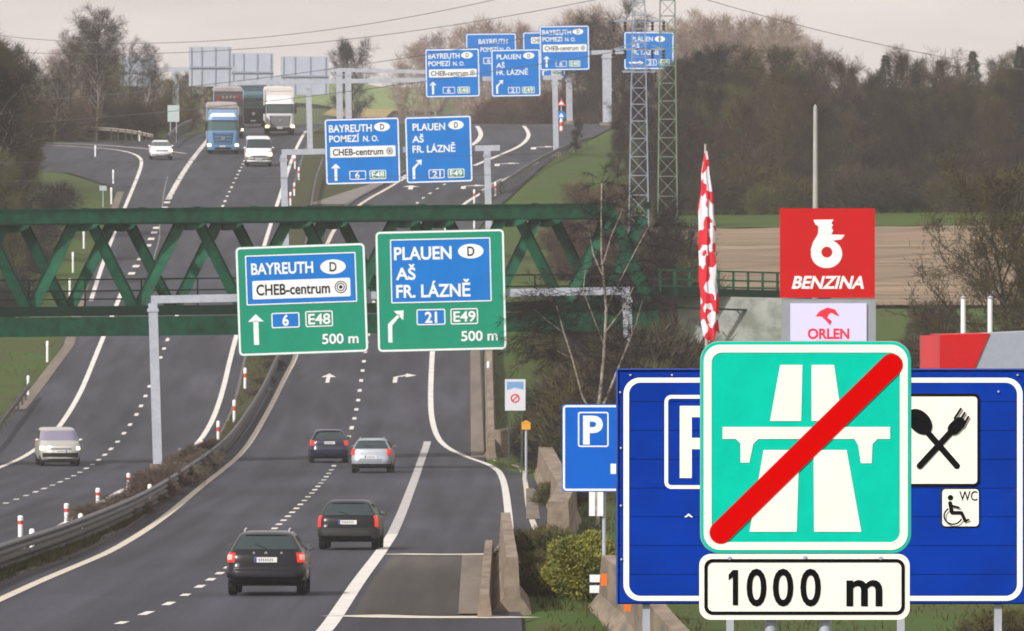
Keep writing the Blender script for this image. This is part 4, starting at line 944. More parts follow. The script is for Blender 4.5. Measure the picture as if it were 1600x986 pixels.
class Hull:
    """body from stacked outlines: (z, rear y, front y, half width, rear corner radius, front corner radius)"""
    def __init__(self, L, bulge=.05): self.L = np.array(L, float); self.bulge = bulge
    def lv(self, z): return [float(np.interp(z, self.L[:, 0], self.L[:, i])) for i in range(1, 6)]
    def rear(self, a, z, off=0.0, back=True):
        yr, yf, hw, rr, rf = self.lv(z); r = rr if back else rf; r = min(r, hw * .95)
        flat = hw - r
        # a in [-1, 1]: flat part then quarter arc
        La = flat + r * math.pi / 2; s_ = abs(a) * La; sg = 1 if a >= 0 else -1
        if s_ <= flat: x, dep, nx, ny = s_, 0, 0, 1
        else: an = (s_ - flat) / r; x = flat + r*math.sin(an); dep = r*(1 - math.cos(an)); nx, ny = math.sin(an), math.cos(an)
        dep += self.bulge * (x / hw) ** 2
        y = yr + dep if back else yf - dep
        return Vector((sg * (x + nx * off), y - ny * off if back else y + ny * off, z))
    def front(self, a, z, off=0.0): return self.rear(a, z, off, False)
    def side(self, b, z, sg, off=0.0):
        yr, yf, hw, rr, rf = self.lv(z); y0 = yr + min(rr, hw*.95) + self.bulge; y1 = yf - min(rf, hw*.95) - self.bulge
        return Vector((sg * (hw + off), y0 + (y1 - y0) * b, z))
    def body(self, zs=None, n=9, m=6):
        q = MB(); rings = []
        for z in (zs if zs is not None else self.L[:, 0]):
            r = [self.rear(a, z) for a in np.linspace(-1, 1, 2*n+1)]
            r += [self.side(b, z, 1) for b in np.linspace(0, 1, m + 2)[1:-1]]
            r += [self.front(a, z) for a in np.linspace(1, -1, 2*n+1)]
            r += [self.side(b, z, -1) for b in np.linspace(1, 0, m + 2)[1:-1]]
            rings.append(r)
        idx = q.quadgrid(rings, True); q.f.append(list(reversed(idx[0]))); q.f.append(idx[-1]); q.smooth = True
        return q
    def patch(self, fn, a0, a1, z0, z1, off=.006, na=10, nz=5, shape=None):
        """skin patch lifted off the body, closed at its rim"""
        q = MB(); rows = []
        for j in range(nz + 1):
            z = z0 + (z1 - z0) * j / nz; l, r_ = (a0, a1) if shape is None else shape(j / nz)
            rows.append([fn(l + (r_ - l) * i / na, z, off) for i in range(na + 1)])
        idx = q.quadgrid(rows)
        rim = [(0, i) for i in range(na + 1)] + [(j, na) for j in range(1, nz + 1)] + [(nz, i) for i in range(na - 1, -1, -1)] + [(j, 0) for j in range(nz - 1, 0, -1)]
        inner = []
        for j, i in rim:
            z = z0 + (z1 - z0) * j / nz; l, r_ = (a0, a1) if shape is None else shape(j / nz)
            inner.append(q.pt(fn(l + (r_ - l) * i / na, z, -.02)))
        for k in range(len(rim)):
            k2 = (k + 1) % len(rim); q.f.append([idx[rim[k][0]][rim[k][1]], idx[rim[k2][0]][rim[k2][1]], inner[k2], inner[k]])
        q.smooth = True
        return q
def wheel(t, x, y, r, w, rim=M_RIM):
    q = MB(); q.lathe([(r*.58, -w/2), (r*.9, -w/2), (r, -w*.34), (r, w*.34), (r*.9, w/2), (r*.58, w/2)], (0, 0, 0), 'x', 24); q.smooth = True
    o = q.build('wheel', M_RUB, t); o.location = (x, y, r)
    q = MB(); q.lathe([(.02, -w*.42), (r*.3, -w*.44), (r*.6, -w*.40), (r*.6, w*.40), (r*.3, w*.44), (.02, w*.42)], (0, 0, 0), 'x', 20); q.build('rim', rim, o)
def plate(t, y, z, w=.52, h=.12, sg=-1, ticks=True):
    q = MB(); q.box((0, y, z), (w, .02, h)); p = q.build('number_plate', M_PLATE, t)
    q = MB(); q.box((-w/2 + .025, y + sg*.012, z), (.045, .006, h*.94)); q.build('plate_band', M_PLATEB, p)
    q = MB()
    for k, dx in enumerate((-.15, -.10, -.05, .0, .05, .10, .15)): q.box((dx * w/.52, y + sg*.012, z), (.026, .004, h*.56))
    q.build('plate_characters', mat('plate_grey', (.22, .22, .24), .6), p)
def at_road(u, v): x, Y = at(u, v); return Vector((x, Y, prof(Y)))
def pitch_of(Y): return math.atan((prof(Y + 2) - prof(Y - 2)) / 4)

def car(u, v, label, cat, paint, L, spec, heading=0.0, away=True, group=None):
    g = at_road(u, v); p = pitch_of(g.y)
    t = thing(spec.get('name', 'estate_car'), label, cat, g, (p if away else -p, 0, R(heading) + (0 if away else math.pi)), group)
    zb = L[0][0]; H = Hull(L, spec.get('bulge', .06)); zs = sorted(set(list(H.L[:, 0]) + list(np.linspace(spec['belt'], H.L[-1, 0], 8))))
    H.body(zs).build('body', paint, t)
    q = MB(); yr, yf, hw, _, _ = H.lv(zb + .05); q.box((0, (yr + yf)/2, zb - .02), (hw*1.7, (yf - yr)*.82, .12)); q.build('underbody', M_UNDER, t)
    b, ro = spec['belt'], spec['roofz']
    # glass
    H.patch(H.rear, -1, 1, spec.get('rwz', b + .02), ro - .06, .010, 14, 6, lambda f: (-.80 + .05*f, .80 - .05*f)).build('rear_window', spec.get('glass', M_GLASS), t)
    H.patch(H.front, -1, 1, b + .05, ro - .05, .010, 14, 6, lambda f: (-.93 + .04*f, .93 - .04*f)).build('windscreen', spec.get('wglass', M_GLASSB), t)
    for sg in (-1, 1):
        for b0, b1 in ((.06, .34), (.37, .62), (.65, .93)):
            H.patch(lambda a, z, off, sg=sg: H.side(a, z, sg, off), b0, b1, b + .03, ro - .09, .006, 4, 3).build('side_window', M_GLASS, t)
    # lamps
    tz0, tz1 = spec['tail']; ti = spec.get('tail_in', .66)
    for sg in (-1, 1):
        f = (lambda a, z, off, sg=sg: H.rear(a * sg, z, off))
        o = H.patch(f, ti, 1.0, tz0, tz1, .012, 8, 4, spec.get('tail_shape')).build('tail_lamp', M_TAIL, t)
        if spec.get('clear'): H.patch(f, ti + .06, ti + .26, (tz0+tz1)/2 - .05, (tz0+tz1)/2 + .07, .016, 4, 3).build('lamp_lens', M_TAILC, o)
        f = (lambda a, z, off, sg=sg: H.front(a * sg, z, off)); hz0, hz1 = spec['head']
        H.patch(f, spec.get('head_in', .58), .98, hz0, hz1, .012, 8, 3).build('headlamp', spec.get('headm', M_LAMP), t)
        if spec.get('lowrefl'):
            z_ = spec['lowrefl']; H.patch(lambda a, z, off, sg=sg: H.rear(a * sg, z, off), .60, .90, z_, z_ + .05, .012, 4, 2).build('reflector', M_REFL, t)
        # mirrors
        my = spec.get('mirror_y', .62); mx = H.lv(b + .05)[2]
        q = MB(); rows = []
        for k in range(7):
            a = math.pi * (k / 6 - .5); rows.append([(sg*(mx + .115 + .10*math.cos(an)*math.cos(a)), my + .09*math.sin(a), b + .06 + .075*math.sin(an)*math.cos(a)) for an in [2*math.pi*i/12 for i in range(12)]])
        q.quadgrid(rows, True); q.box((sg*(mx + .03), my, b + .02), (.10, .05, .04)); q.smooth = True; o = q.build('mirror', spec.get('mirror', paint), t)
        q = MB(); q.box((sg*(mx + .115), my - .095, b + .06), (.16, .012, .11)); q.build('mirror_glass', mat('mirror_glass', (.25, .30, .30), .05, .8), o)
    # bumpers, grille, plates
    if spec.get('bump_rear'): z0, z1 = spec['bump_rear']; H.patch(H.rear, -1, 1, z0, z1, .02, 20, 3).build('rear_bumper', spec.get('bump_m', M_TRIM), t)
    z0, z1 = spec.get('bump_front', (zb + .06, zb + .22)); bw = spec.get('bump_w', .72); H.patch(H.front, -bw, bw, z0, z1, .012, 14, 2).build('lower_grille', M_TRIM, t)
    z0, z1 = spec.get('grille', (.62, .74)); H.patch(H.front, -.40, .40, z0, z1, .012, 10, 2).build('grille', spec.get('grille_m', M_TRIM), t)
    pz = spec.get('plate_z', .78); plate(t, H.rear(0, pz).y - .02, pz); plate(t, H.front(0, spec.get('plate_fz', .48)).y + .02, spec.get('plate_fz', .48), sg=1)
    if spec.get('badge'):
        for dx, w_ in ((-.28, .05), (0, .06), (.36, .05)):
            q = MB(); q.prism(ellipse(dx, spec['badge'], w_*.6, .03, 12), H.rear(0, spec['badge']).y - .02, H.rear(0, spec['badge']).y); q.build('badge', M_CHROME, t)
    q = MB(); zz = spec.get('rwz', b + .02) + .03; q.bar(H.rear(.02, zz, .025), H.rear(-.30, zz + .10, .025), .025, .02); q.build('wiper', M_TRIM, t)
    H.patch(H.rear, -.62, .62, ro - .05, ro - .02, .05, 12, 1).build('spoiler', paint, t)
    if spec.get('rails'):
        for sg in (-1, 1):
            q = MB(); x = H.lv(ro)[2] * .93; yr, yf = H.lv(ro)[0] + .25, H.lv(ro)[1] - .2
            q.tube([(sg*x, yr, ro - .03), (sg*x, yr + .06, ro + .06), (sg*x, (yr + yf)/2, ro + .075), (sg*x, yf - .06, ro + .055), (sg*x, yf, ro - .03)], .022, 8); q.smooth = True; q.build('roof_rail', M_CHROME, t)
    # wheels and arches
    r = spec.get('wr', .32)
    for y in (spec['axr'], spec['axf']):
        for sg in (-1, 1):
            hw = H.lv(.45)[2]; wheel(t, sg*(hw - .10), y, r, .21)
            q = MB(); pts = [(math.cos(a), math.sin(a)) for a in np.linspace(0, math.pi, 13)]
            rows = [[(sg*(hw + .004), y + c*(r + .05), r + s_*(r + .05)) for c, s_ in pts], [(sg*(hw - .05), y + c*(r + .05), r + s_*(r + .05)) for c, s_ in pts]]
            q.quadgrid(rows); q.f.append([q.pt((sg*(hw + .003), y + c*(r + .05), r + s_*(r + .05))) for c, s_ in pts]); q.build('wheel_arch', M_TRIM, t)
    return t
EST = [(.31, -2.06, 2.10, .78, .25, .3), (.35, -2.20, 2.22, .865, .2, .4), (.42, -2.27, 2.26, .89, .26, .45), (.60, -2.28, 2.26, .895, .25, .48), (.64, -2.24, 2.25, .895, .24, .5), (.68, -2.20, 2.24, .89, .22, .5), (.80, -2.19, 2.18, .885, .2, .5), (.92, -2.17, 2.05, .88, .2, .5), (.98, -2.13, 1.55, .86, .2, .45), (1.02, -2.10, 1.10, .84, .2, .35), (1.20, -1.99, .68, .745, .2, .28), (1.38, -1.87, .26, .64, .2, .22), (1.43, -1.80, .12, .60, .22, .22), (1.465, -1.70, -.05, .54, .25, .25), (1.485, -1.50, -.35, .44, .3, .3)]
def dims(L, hw, h, ln):
    a = np.array(L); a[:, 3] *= hw/.895; a[:, 0] = np.where(a[:, 0] < .36, a[:, 0], .3 + (a[:, 0] - .3) * (h - .3)/1.185); a[:, 1:3] *= ln/4.54; return a.tolist()
def hz(z, h): return .3 + (z - .3) * (h - .3) / 1.185
P_BLK = mat('black_paint', (.003, .004, .008), .3, spec=.3, coat=.35); P_NAVY = mat('dark_blue_paint', (.012, .016, .040), .3, coat=.4)
P_SIL = mat('silver_paint', (.42, .46, .52), .35, .4, coat=.4); P_WHT = mat('white_paint', (.74, .75, .77), .35, coat=.4); P_BEI = mat('champagne_paint', (.58, .57, .53), .35, .3, coat=.4)
car(421, 928, 'black estate car with roof rails, largest and closest on the lane', 'car', P_BLK, dims(EST, .90, 1.49, 4.56), dict(belt=1.02, roofz=1.465, tail=(.78, 1.0), tail_in=.72, clear=True, head=(.66, .80), bump_rear=(.32, .68), bump_m=P_BLK, lowrefl=.52, plate_z=.84, badge=1.0, rails=True, axr=-1.33, axf=1.25, wr=.33, rwz=1.08), heading=-1.0)
car(549, 857.5, 'older black estate car with narrow red lamps, running near the thick line', 'car', mat('black_paint_worn', (.005, .006, .009), .35, spec=.3, coat=.12), dims(EST, .865, 1.43, 4.50), dict(belt=.98, roofz=1.40, tail=(.66, .99), tail_in=.80, head=(.62, .76), bump_rear=(.30, .62), plate_z=.80, badge=None, axr=-1.28, axf=1.22, wr=.32, rwz=1.0), heading=-2.0)
HAT = [(.29, -1.85, 1.95, .78, .25, .3), (.33, -1.98, 2.08, .83, .3, .4), (.42, -2.02, 2.12, .86, .3, .5), (.62, -2.02, 2.12, .865, .3, .5), (.68, -1.97, 2.10, .865, .28, .5), (.85, -1.95, 2.0, .86, .28, .5), (.97, -1.92, 1.7, .84, .28, .45), (1.03, -1.88, 1.2, .82, .28, .35), (1.22, -1.72, .72, .74, .28, .3), (1.40, -1.52, .30, .63, .28, .25), (1.45, -1.42, .15, .58, .28, .25), (1.485, -1.28, -.05, .50, .3, .3), (1.50, -1.1, -.3, .40, .3, .3)]
car(513, 722, 'dark blue hatchback beside the silver one, straddling the dashed line', 'car', P_NAVY, HAT, dict(name='hatchback_car', belt=1.03, roofz=1.46, tail=(.80, 1.02), tail_in=.68, head=(.66, .80), bump_rear=(.32, .60), bump_m=P_NAVY, plate_z=.92, axr=-1.25, axf=1.25, wr=.31, rwz=1.06), heading=2)
car(583, 738, 'silver hatchback just ahead of the black cars, with red lamps', 'car', P_SIL, HAT, dict(name='hatchback_car', belt=1.03, roofz=1.46, tail=(.78, 1.05), tail_in=.70, head=(.66, .80), bump_rear=(.26, .40), plate_z=.70, axr=-1.25, axf=1.25, wr=.31, rwz=1.06, rails=True), heading=-2)
car(251, 249, 'small white hatchback coming off the slip road', 'car', P_WHT, HAT, dict(name='hatchback_car', belt=1.03, roofz=1.46, tail=(.80, 1.0), head=(.66, .84), headm=M_LAMPHAL, axr=-1.25, axf=1.25, wr=.31, rails=True, grille=(.70, .78), bump_front=(.30, .46)), heading=4, away=False)
VAN_ = [(.26, -2.1, 2.0, .82, .2, .3), (.34, -2.2, 2.12, .87, .2, .4), (.50, -2.22, 2.16, .895, .2, .45), (.70, -2.22, 2.16, .90, .18, .45), (.95, -2.21, 2.05, .895, .15, .45), (1.08, -2.20, 1.75, .88, .15, .4), (1.14, -2.19, 1.40, .87, .15, .35), (1.40, -2.15, 1.02, .83, .15, .28), (1.68, -2.10, .62, .77, .15, .25), (1.76, -2.05, .42, .73, .18, .25), (1.80, -1.9, .1, .64, .25, .3)]
VAN = [[z if z < .5 else .5 + (z - .5)*.915, a, b, hw * (1 - .035 * max(0, z - 1.1)), rr + .08, rf + .12] for z, a, b, hw, rr, rf in VAN_]
car(90, 727, 'champagne people carrier with lit headlamps coming towards the corner', 'car', P_BEI, VAN, dict(name='people_carrier', belt=1.09, roofz=1.645, tail=(.8, 1.2), head=(.72, .88), head_in=.62, headm=M_LAMPON, axr=-1.35, axf=1.3, wr=.32, grille=(.74, .82), grille_m=mat('dull_grille', (.16, .16, .15), .5), bump_front=(.30, .60), wglass=mat('pale_windscreen', (.24, .22, .31), .2), mirror_y=1.0, plate_fz=.66), heading=6, away=False)
TRN = [(.30, -2.4, 2.4, .90, .1, .3), (.40, -2.45, 2.52, .97, .1, .35), (.65, -2.46, 2.56, 1.0, .1, .4), (.95, -2.46, 2.52, 1.0, .1, .4), (1.15, -2.46, 2.40, .99, .1, .35), (1.28, -2.46, 2.05, .98, .1, .3), (1.55, -2.45, 1.75, .95, .1, .25), (1.90, -2.44, 1.38, .91, .1, .22), (1.98, -2.42, 1.25, .88, .12, .22), (2.04, -2.3, 1.0, .78, .2, .3)]
TRN = [[z if z < .5 else .5 + (z - .5)*1.15] + r for z, *r in TRN]
car(403.5, 259, 'white panel van with black bumper in front of the lorries', 'van', P_WHT, TRN, dict(name='panel_van', belt=1.38, roofz=2.19, tail=(.8, 1.3), tail_in=.9, head=(.82, 1.06), headm=M_LAMPHAL, axr=-1.6, axf=1.6, wr=.34, grille=(.74, .84), bump_front=(.34, .80), bump_w=.98, wglass=mat('van_windscreen', (.02, .035, .04), .1), mirror_y=1.5, plate_fz=.56), heading=3, away=False)

def truck(u, v, label, paint, spec):
    g = at_road(u, v); p = pitch_of(g.y); hd = spec.get('heading', 2)
    t = thing('lorry', label, 'lorry', g, (-p, 0, R(hd) + math.pi), 'lorries coming down the hill')
    ch, hw = spec['cab_h'], 1.22; y0 = 0.0       # y = 0 at the cab front; the rest of the lorry is behind, at -y
    L = [(.35, -2.1, -.05, hw*.97, .1, .2), (.55, -2.2, .0, hw, .1, .25), (1.0, -2.2, .02, hw, .1, .28), (1.7, -2.2, .0, hw, .1, .28), (2.0, -2.2, -.05, hw, .1, .28), (2.9, -2.2, -.28, hw*.98, .1, .26), (3.1, -2.2, -.36, hw*.97, .1, .25), (ch - .12, -2.2, -.75, hw*.95, .1, .25), (ch, -2.2, -1.05, hw*.9, .15, .3)]
    H = Hull(L, .05); H.body().build('cab', paint, t)
    H.patch(H.front, -.88, .88, 1.92, 2.72, .014, 14, 5).build('windscreen', spec.get('glass', M_GLASSB), t)
    if spec.get('visor'): H.patch(H.front, -.86, .86, 2.74, 2.98, .13, 12, 2).build('sun_visor', spec['visor'], t)
    if spec.get('brow'): H.patch(H.front, -.82, .82, 3.02, min(3.3, ch - .1), .03, 12, 2, lambda f: (-.82 + .16*f, .82 - .16*f)).build('roof_fairing', spec['brow'], t)
    gm = spec.get('grille_m', M_TRIM); ga, g0, g1 = spec.get('grille', (.58, .78, 1.72))
    o = H.patch(H.front, -ga, ga, g0, g1, .015, 12, 4, lambda f: (-ga - .1*f, ga + .1*f)).build('grille', gm, t)
    for k in range(spec.get('slats', 5)):
        z = g0 + .1 + (g1 - g0 - .2) * k / (spec.get('slats', 5) - 1); H.patch(H.front, -ga*.95, ga*.95, z - .03, z + .03, .045, 12, 1).build('grille_slat', spec.get('slat_m', paint), o)
    q = MB(); q.prism(ellipse(0, 1.30, .17, .17, 20), -.02 + .0, .10); q.build('badge', M_CHROME, o)
    H.patch(H.front, -1, 1, .36, .72, .05, 18, 2).build('bumper', spec.get('bumper', paint), t)
    H.patch(H.front, -.5, .5, .40, .56, .07, 10, 1).build('lower_grille', M_TRIM, t)
    for sg in (-1, 1):
        H.patch(lambda a, z, off, sg=sg: H.front(a*sg, z, off), .70, .95, spec.get('hz', .62), spec.get('hz', .62) + .22, .07, 6, 2).build('headlamp', spec.get('lamp', M_LAMPON), t)
        q = MB(); q.box((sg*1.36, -.35, 2.25), (.20, .16, .72)); q.box((sg*1.30, -.38, 2.66), (.22, .06, .06)); q.build('mirror', M_TRIM, t)
        H.patch(lambda a, z, off, sg=sg: H.side(a, z, sg, off), .35, .92, 1.95, 2.65, .01, 4, 2).build('side_window', M_GLASS, t)
    plate(t, .09, .64, sg=1)
    if spec.get('lights'):
        for k in range(6):
            dx = -.8 + .32*k; q = MB(); q.prism(ellipse(dx, ch - .22, .12, .12, 14), -.72, -.58); q.build('roof_lamp', (M_CHROME, M_REFL)[k in (0, 5)], t)
    for y, sgs in ((-1.4, (-1, 1)), (-4.8, (-1, 1)), (-9.6, (-1, 1)), (-10.9, (-1, 1)), (-12.2, (-1, 1))):
        for sg in sgs: wheel(t, sg*1.04, y, .50, .36)
    q = MB(); q.box((0, -7, .95), (.9, 12.5, .3)); q.build('chassis', M_UNDER, t)
    tt = spec['trailer_h']; tw = 1.275; ty0, ty1 = -13.8, -2.6
    q = MB()
    q.prism(rrect(-tw, 1.1, tw, tt, .08, 3), ty0, ty1); q.build('trailer', spec['trailer_m'], t)
    if spec.get('tarp'):
        q = MB(); q.prism([(-tw - .03, tt - .1), (tw + .03, tt - .1), (tw - .1, tt + .17), (0, tt + .22), (-tw + .1, tt + .17)], ty0, ty1 + .05); q.build('tarpaulin_roof', spec['tarp'], t)
    for sg in (-1, 1):
        q = MB(); q.box((sg*tw, ty1 + .02, (1.1 + tt)/2), (.07, .07, tt - 1.1)); q.build('corner_trim', spec.get('trim', M_STEEL), t)
    q = MB(); q.box((0, -7.5, .75), (2.4, 3.2, .5)); q.build('side_skirt', M_UNDER, t)
    return t
P_LBL = mat('light_blue_paint', (.11, .25, .44), .35, coat=.3); P_TEAL = mat('teal_paint', (.02, .10, .12), .4, coat=.3); P_GRW = mat('grey_white_paint', (.60, .60, .63), .4, coat=.3)
TARP = mat('grey_tarpaulin', (.34, .30, .29), .8, var=.15, scale=2); TRD = mat('dark_trailer', (.06, .06, .075), .7, var=.2); TRG = mat('grey_trailer', (.22, .22, .24), .7)
truck(348.5, 241, 'light blue lorry with white visor, first in the queue of lorries', P_LBL, dict(cab_h=3.55, trailer_h=3.75, trailer_m=TRG, tarp=TARP, visor=P_LBL, brow=P_WHT, glass=mat('green_windscreen', (.05, .10, .10), .1), grille_m=mat('dark_blue_grille', (.03, .07, .13), .5), grille=(.52, .80, 1.75), slats=4))
truck(357.5, 216, 'dark lorry with a row of roof lamps, hidden behind the light blue one', mat('dark_maroon_paint', (.035, .022, .026), .4), dict(cab_h=3.75, trailer_h=4.1, trailer_m=TRD, tarp=TARP, lights=True, lamp=M_LAMPON))
truck(396, 199.5, 'dark teal lorry between the light blue and the white one', P_TEAL, dict(cab_h=3.35, trailer_h=3.9, trailer_m=mat('teal_trailer', (.05, .10, .13), .6), tarp=mat('dark_tarpaulin', (.12, .13, .16), .8), glass=mat('teal_windscreen', (.015, .04, .045), .1), grille=(.75, .6, 1.8), grille_m=M_TRIM, slat_m=M_TRIM, lamp=M_LAMPON, bumper=M_TRIM, hz=.72))
truck(437.5, 211.5, 'white and grey lorry with black bumper, beside the far median', P_GRW, dict(cab_h=3.5, trailer_h=3.95, trailer_m=mat('cream_trailer', (.66, .63, .60), .6), tarp=mat('cream_tarpaulin', (.60, .57, .53), .8), brow=P_WHT, visor=P_WHT, grille_m=mat('grey_grille', (.10, .10, .11), .5), slat_m=mat('silver_slat', (.30, .30, .32), .4), lamp=M_LAMPHAL, bumper=M_TRIM, hz=.66))
#@@PART3
# ------------------------------------------------------------------ trees and plants
M_BARK = mat('bark', (0.046, 0.036, 0.031), .95, spec=.1, var=.25, scale=2, objvar=.15)
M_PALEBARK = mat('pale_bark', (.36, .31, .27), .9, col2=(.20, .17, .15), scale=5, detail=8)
M_TWIG = mat('bare_twigs', (0.051, 0.037, 0.028), .95, spec=.1, col2=(0.032, 0.025, 0.022), scale=.5, objvar=.28)
M_TWIGF = mat('haze_paled_twigs', (.30, .21, .17), .95, spec=.1, col2=(.22, .165, .145), scale=.3, objvar=.2)  # far twigs lightened to pinkish beige, distance haze put into their colour
M_TWIGR = mat('reddish_twigs', (0.103, 0.057, 0.043), .95, spec=.1, col2=(0.062, 0.043, 0.035), scale=.5, objvar=.25)
M_TWIGO = mat('budding_twigs', (0.093, 0.082, 0.030), .95, spec=.1, col2=(0.058, 0.051, 0.030), scale=.5, objvar=.25)
M_TWIGP = mat('purple_twigs', (0.031, 0.022, 0.026), .95, spec=.1, col2=(0.021, 0.017, 0.020), scale=.5, objvar=.2)
M_NEEDLE = mat('needles', (0.014, 0.020, 0.012), .9, col2=(0.022, 0.027, 0.015), scale=.8, objvar=.2)
M_SCRUB = mat('dry_scrub', (.115, .080, .056), .95, col2=(.070, .050, .038), scale=2, objvar=.15)
M_LEAF = mat('yellow_green_leaves', (.27, .26, .028), .8, col2=(.11, .125, .018), scale=1.4)

def kites(points, dirs, lens, wid, rnd):
    n = len(points); P = np.array(points); D = np.array(dirs); L_ = np.array(lens)[:, None]
    rv = rnd.normal(size=(n, 3)); S = np.cross(D, rv); S /= np.linalg.norm(S, axis=1)[:, None] + 1e-9
    w = (np.array(wid) if hasattr(wid, '__len__') else np.full(n, wid))[:, None]
    V = np.empty((n, 4, 3)); V[:, 0] = P; V[:, 1] = P + D*L_*.35 + S*w*.5; V[:, 2] = P + D*L_; V[:, 3] = P + D*L_*.35 - S*w*.5
    return V.reshape(-1, 3)
def mesh_kites(name, V, m, parent):
    me = bpy.data.meshes.new(name); n = len(V) // 4
    me.from_pydata(V.tolist(), [], [[4*i, 4*i+1, 4*i+2, 4*i+3] for i in range(n)]); me.materials.append(m)
    o = bpy.data.objects.new(name, me); COL.objects.link(o); o.parent = parent; return o
def tree(name, label, seed, h, cr, twigs, m_tw, m_bark, group, base=.22, trunk=.16, up=.55, stems=1, tl=(.5, 1.3), tw=.034, limbs=16, shape='oval', cat='tree', crown='crown'):
    rnd = np.random.default_rng(seed)
    t = thing(name, label, cat, (0, 0, 0), group=group)
    q = MB(); ends = []
    for s_ in range(stems):
        lean = rnd.normal(size=2) * (.04 if stems == 1 else .16); pts = []; N = 9
        hs = h * (1 if s_ == 0 else rnd.uniform(.7, .95)); off = rnd.normal(size=2) * (0 if stems == 1 else .12)
        for i in range(N + 1):
            f = i / N; pts.append(Vector((off[0] + lean[0]*hs*f + rnd.normal()*.012*h*f*(1 if i else 0), off[1] + lean[1]*hs*f + rnd.normal()*.012*h*f*(1 if i else 0), hs*.97*f)))
        tr = trunk * (1 if stems == 1 else .7)
        q.tube(pts, [tr * (1.25 if i == 0 else 1) * (1 - .93*i/N) + .008 for i in range(N + 1)], 7)
        for k in range(limbs):
            f = base + (1 - base) * (k + rnd.random()) / limbs * .95; i = min(int(f*N), N - 1); p = pts[i].lerp(pts[i+1], f*N - i)
            az = k * 2.4 + rnd.normal()*.5
            ff = (f - base) / (1 - base)
            prof_ = {'oval': math.sin(math.pi * min(1, .12 + .86*ff)) ** .6, 'cone': 1 - .85*ff, 'round': math.sqrt(max(.05, 1 - (2*ff - .9)**2)), 'bush': .9}[shape]
            Ln = cr * prof_ * rnd.uniform(.75, 1.15); elev = up + .35*ff + rnd.normal()*.12
            d = Vector((math.cos(az)*math.cos(elev), math.sin(az)*math.cos(elev), math.sin(elev))); lp = [p]
            for j in range(5):
                d = (d + Vector(rnd.normal(size=3))*.14 + Vector((0, 0, .06))).normalized(); lp.append(lp[-1] + d * Ln / 5 * 1.12)
            r0 = tr * .42 * (1 - .6*f); q.tube(lp, [r0*(1 - .16*j) * (1 if j < 5 else .3) + .005 for j in range(6)], 5, cap=False)
            for j in range(1, 6):
                for b in range(3):
                    d2 = (d + Vector(rnd.normal(size=3))*.75 + Vector((0, 0, .25))).normalized(); L2 = Ln * rnd.uniform(.22, .45) * (1.15 - .1*j)
                    e = lp[j] + d2 * L2; q.tube([lp[j], lp[j].lerp(e, .5) + Vector(rnd.normal(size=3))*.05*L2, e], [r0*.32 + .004, r0*.2 + .004, .004], 3, cap=False)
                    ends += [(lp[j].lerp(e, x), d2) for x in (.35, .6, .8, 1.0)]
        for x in (.8, .86, .92, .97): i = min(int(x*N), N - 1); ends.append((pts[i].lerp(pts[i+1], x*N - i), Vector((0, 0, 1))))
    q.smooth = True; q.build('trunk', m_bark, t)
    idx = rnd.integers(0, len(ends), twigs); pp = np.array([ends[i][0] for i in idx]); dd = np.array([ends[i][1] for i in idx])
    pp = pp + rnd.normal(size=pp.shape) * .16; D = dd*.7 + rnd.normal(size=dd.shape)*.62 + np.array([0, 0, .22]); D /= np.linalg.norm(D, axis=1)[:, None]
    mesh_kites(crown, kites(pp, D, rnd.uniform(tl[0], tl[1], twigs), rnd.uniform(.6, 1.3, twigs) * tw, rnd), m_tw, t)
    return t
def spruce(label, seed, h, cr, n, group):
    rnd = np.random.default_rng(seed); t = thing('spruce_tree', label, 'tree', group=group)
    q = MB(); q.tube([(0, 0, -.2), (0, 0, h*.5), (.04, 0, h)], [.17, .10, .02], 7); q.smooth = True; q.build('trunk', M_BARK, t)
    f = rnd.random(n) ** 1.25; z = h * (.06 + .94 * f); R_ = cr * (1 - f) ** .85 * (.75 + .25*np.sin(z*5.5)) + .05; az = rnd.random(n) * 2*np.pi; rr = R_ * np.sqrt(rnd.random(n)) * rnd.uniform(.8, 1.12, n)
    P = np.stack([rr*np.cos(az), rr*np.sin(az), z - rr*.32], 1); D = np.stack([np.cos(az), np.sin(az), -.35 + .3*rnd.normal(size=n)], 1); D += rnd.normal(size=D.shape)*.25; D /= np.linalg.norm(D, axis=1)[:, None]
    mesh_kites('crown', kites(P, D, rnd.uniform(.25, .6, n), rnd.uniform(.06, .13, n), rnd), M_NEEDLE, t); return t
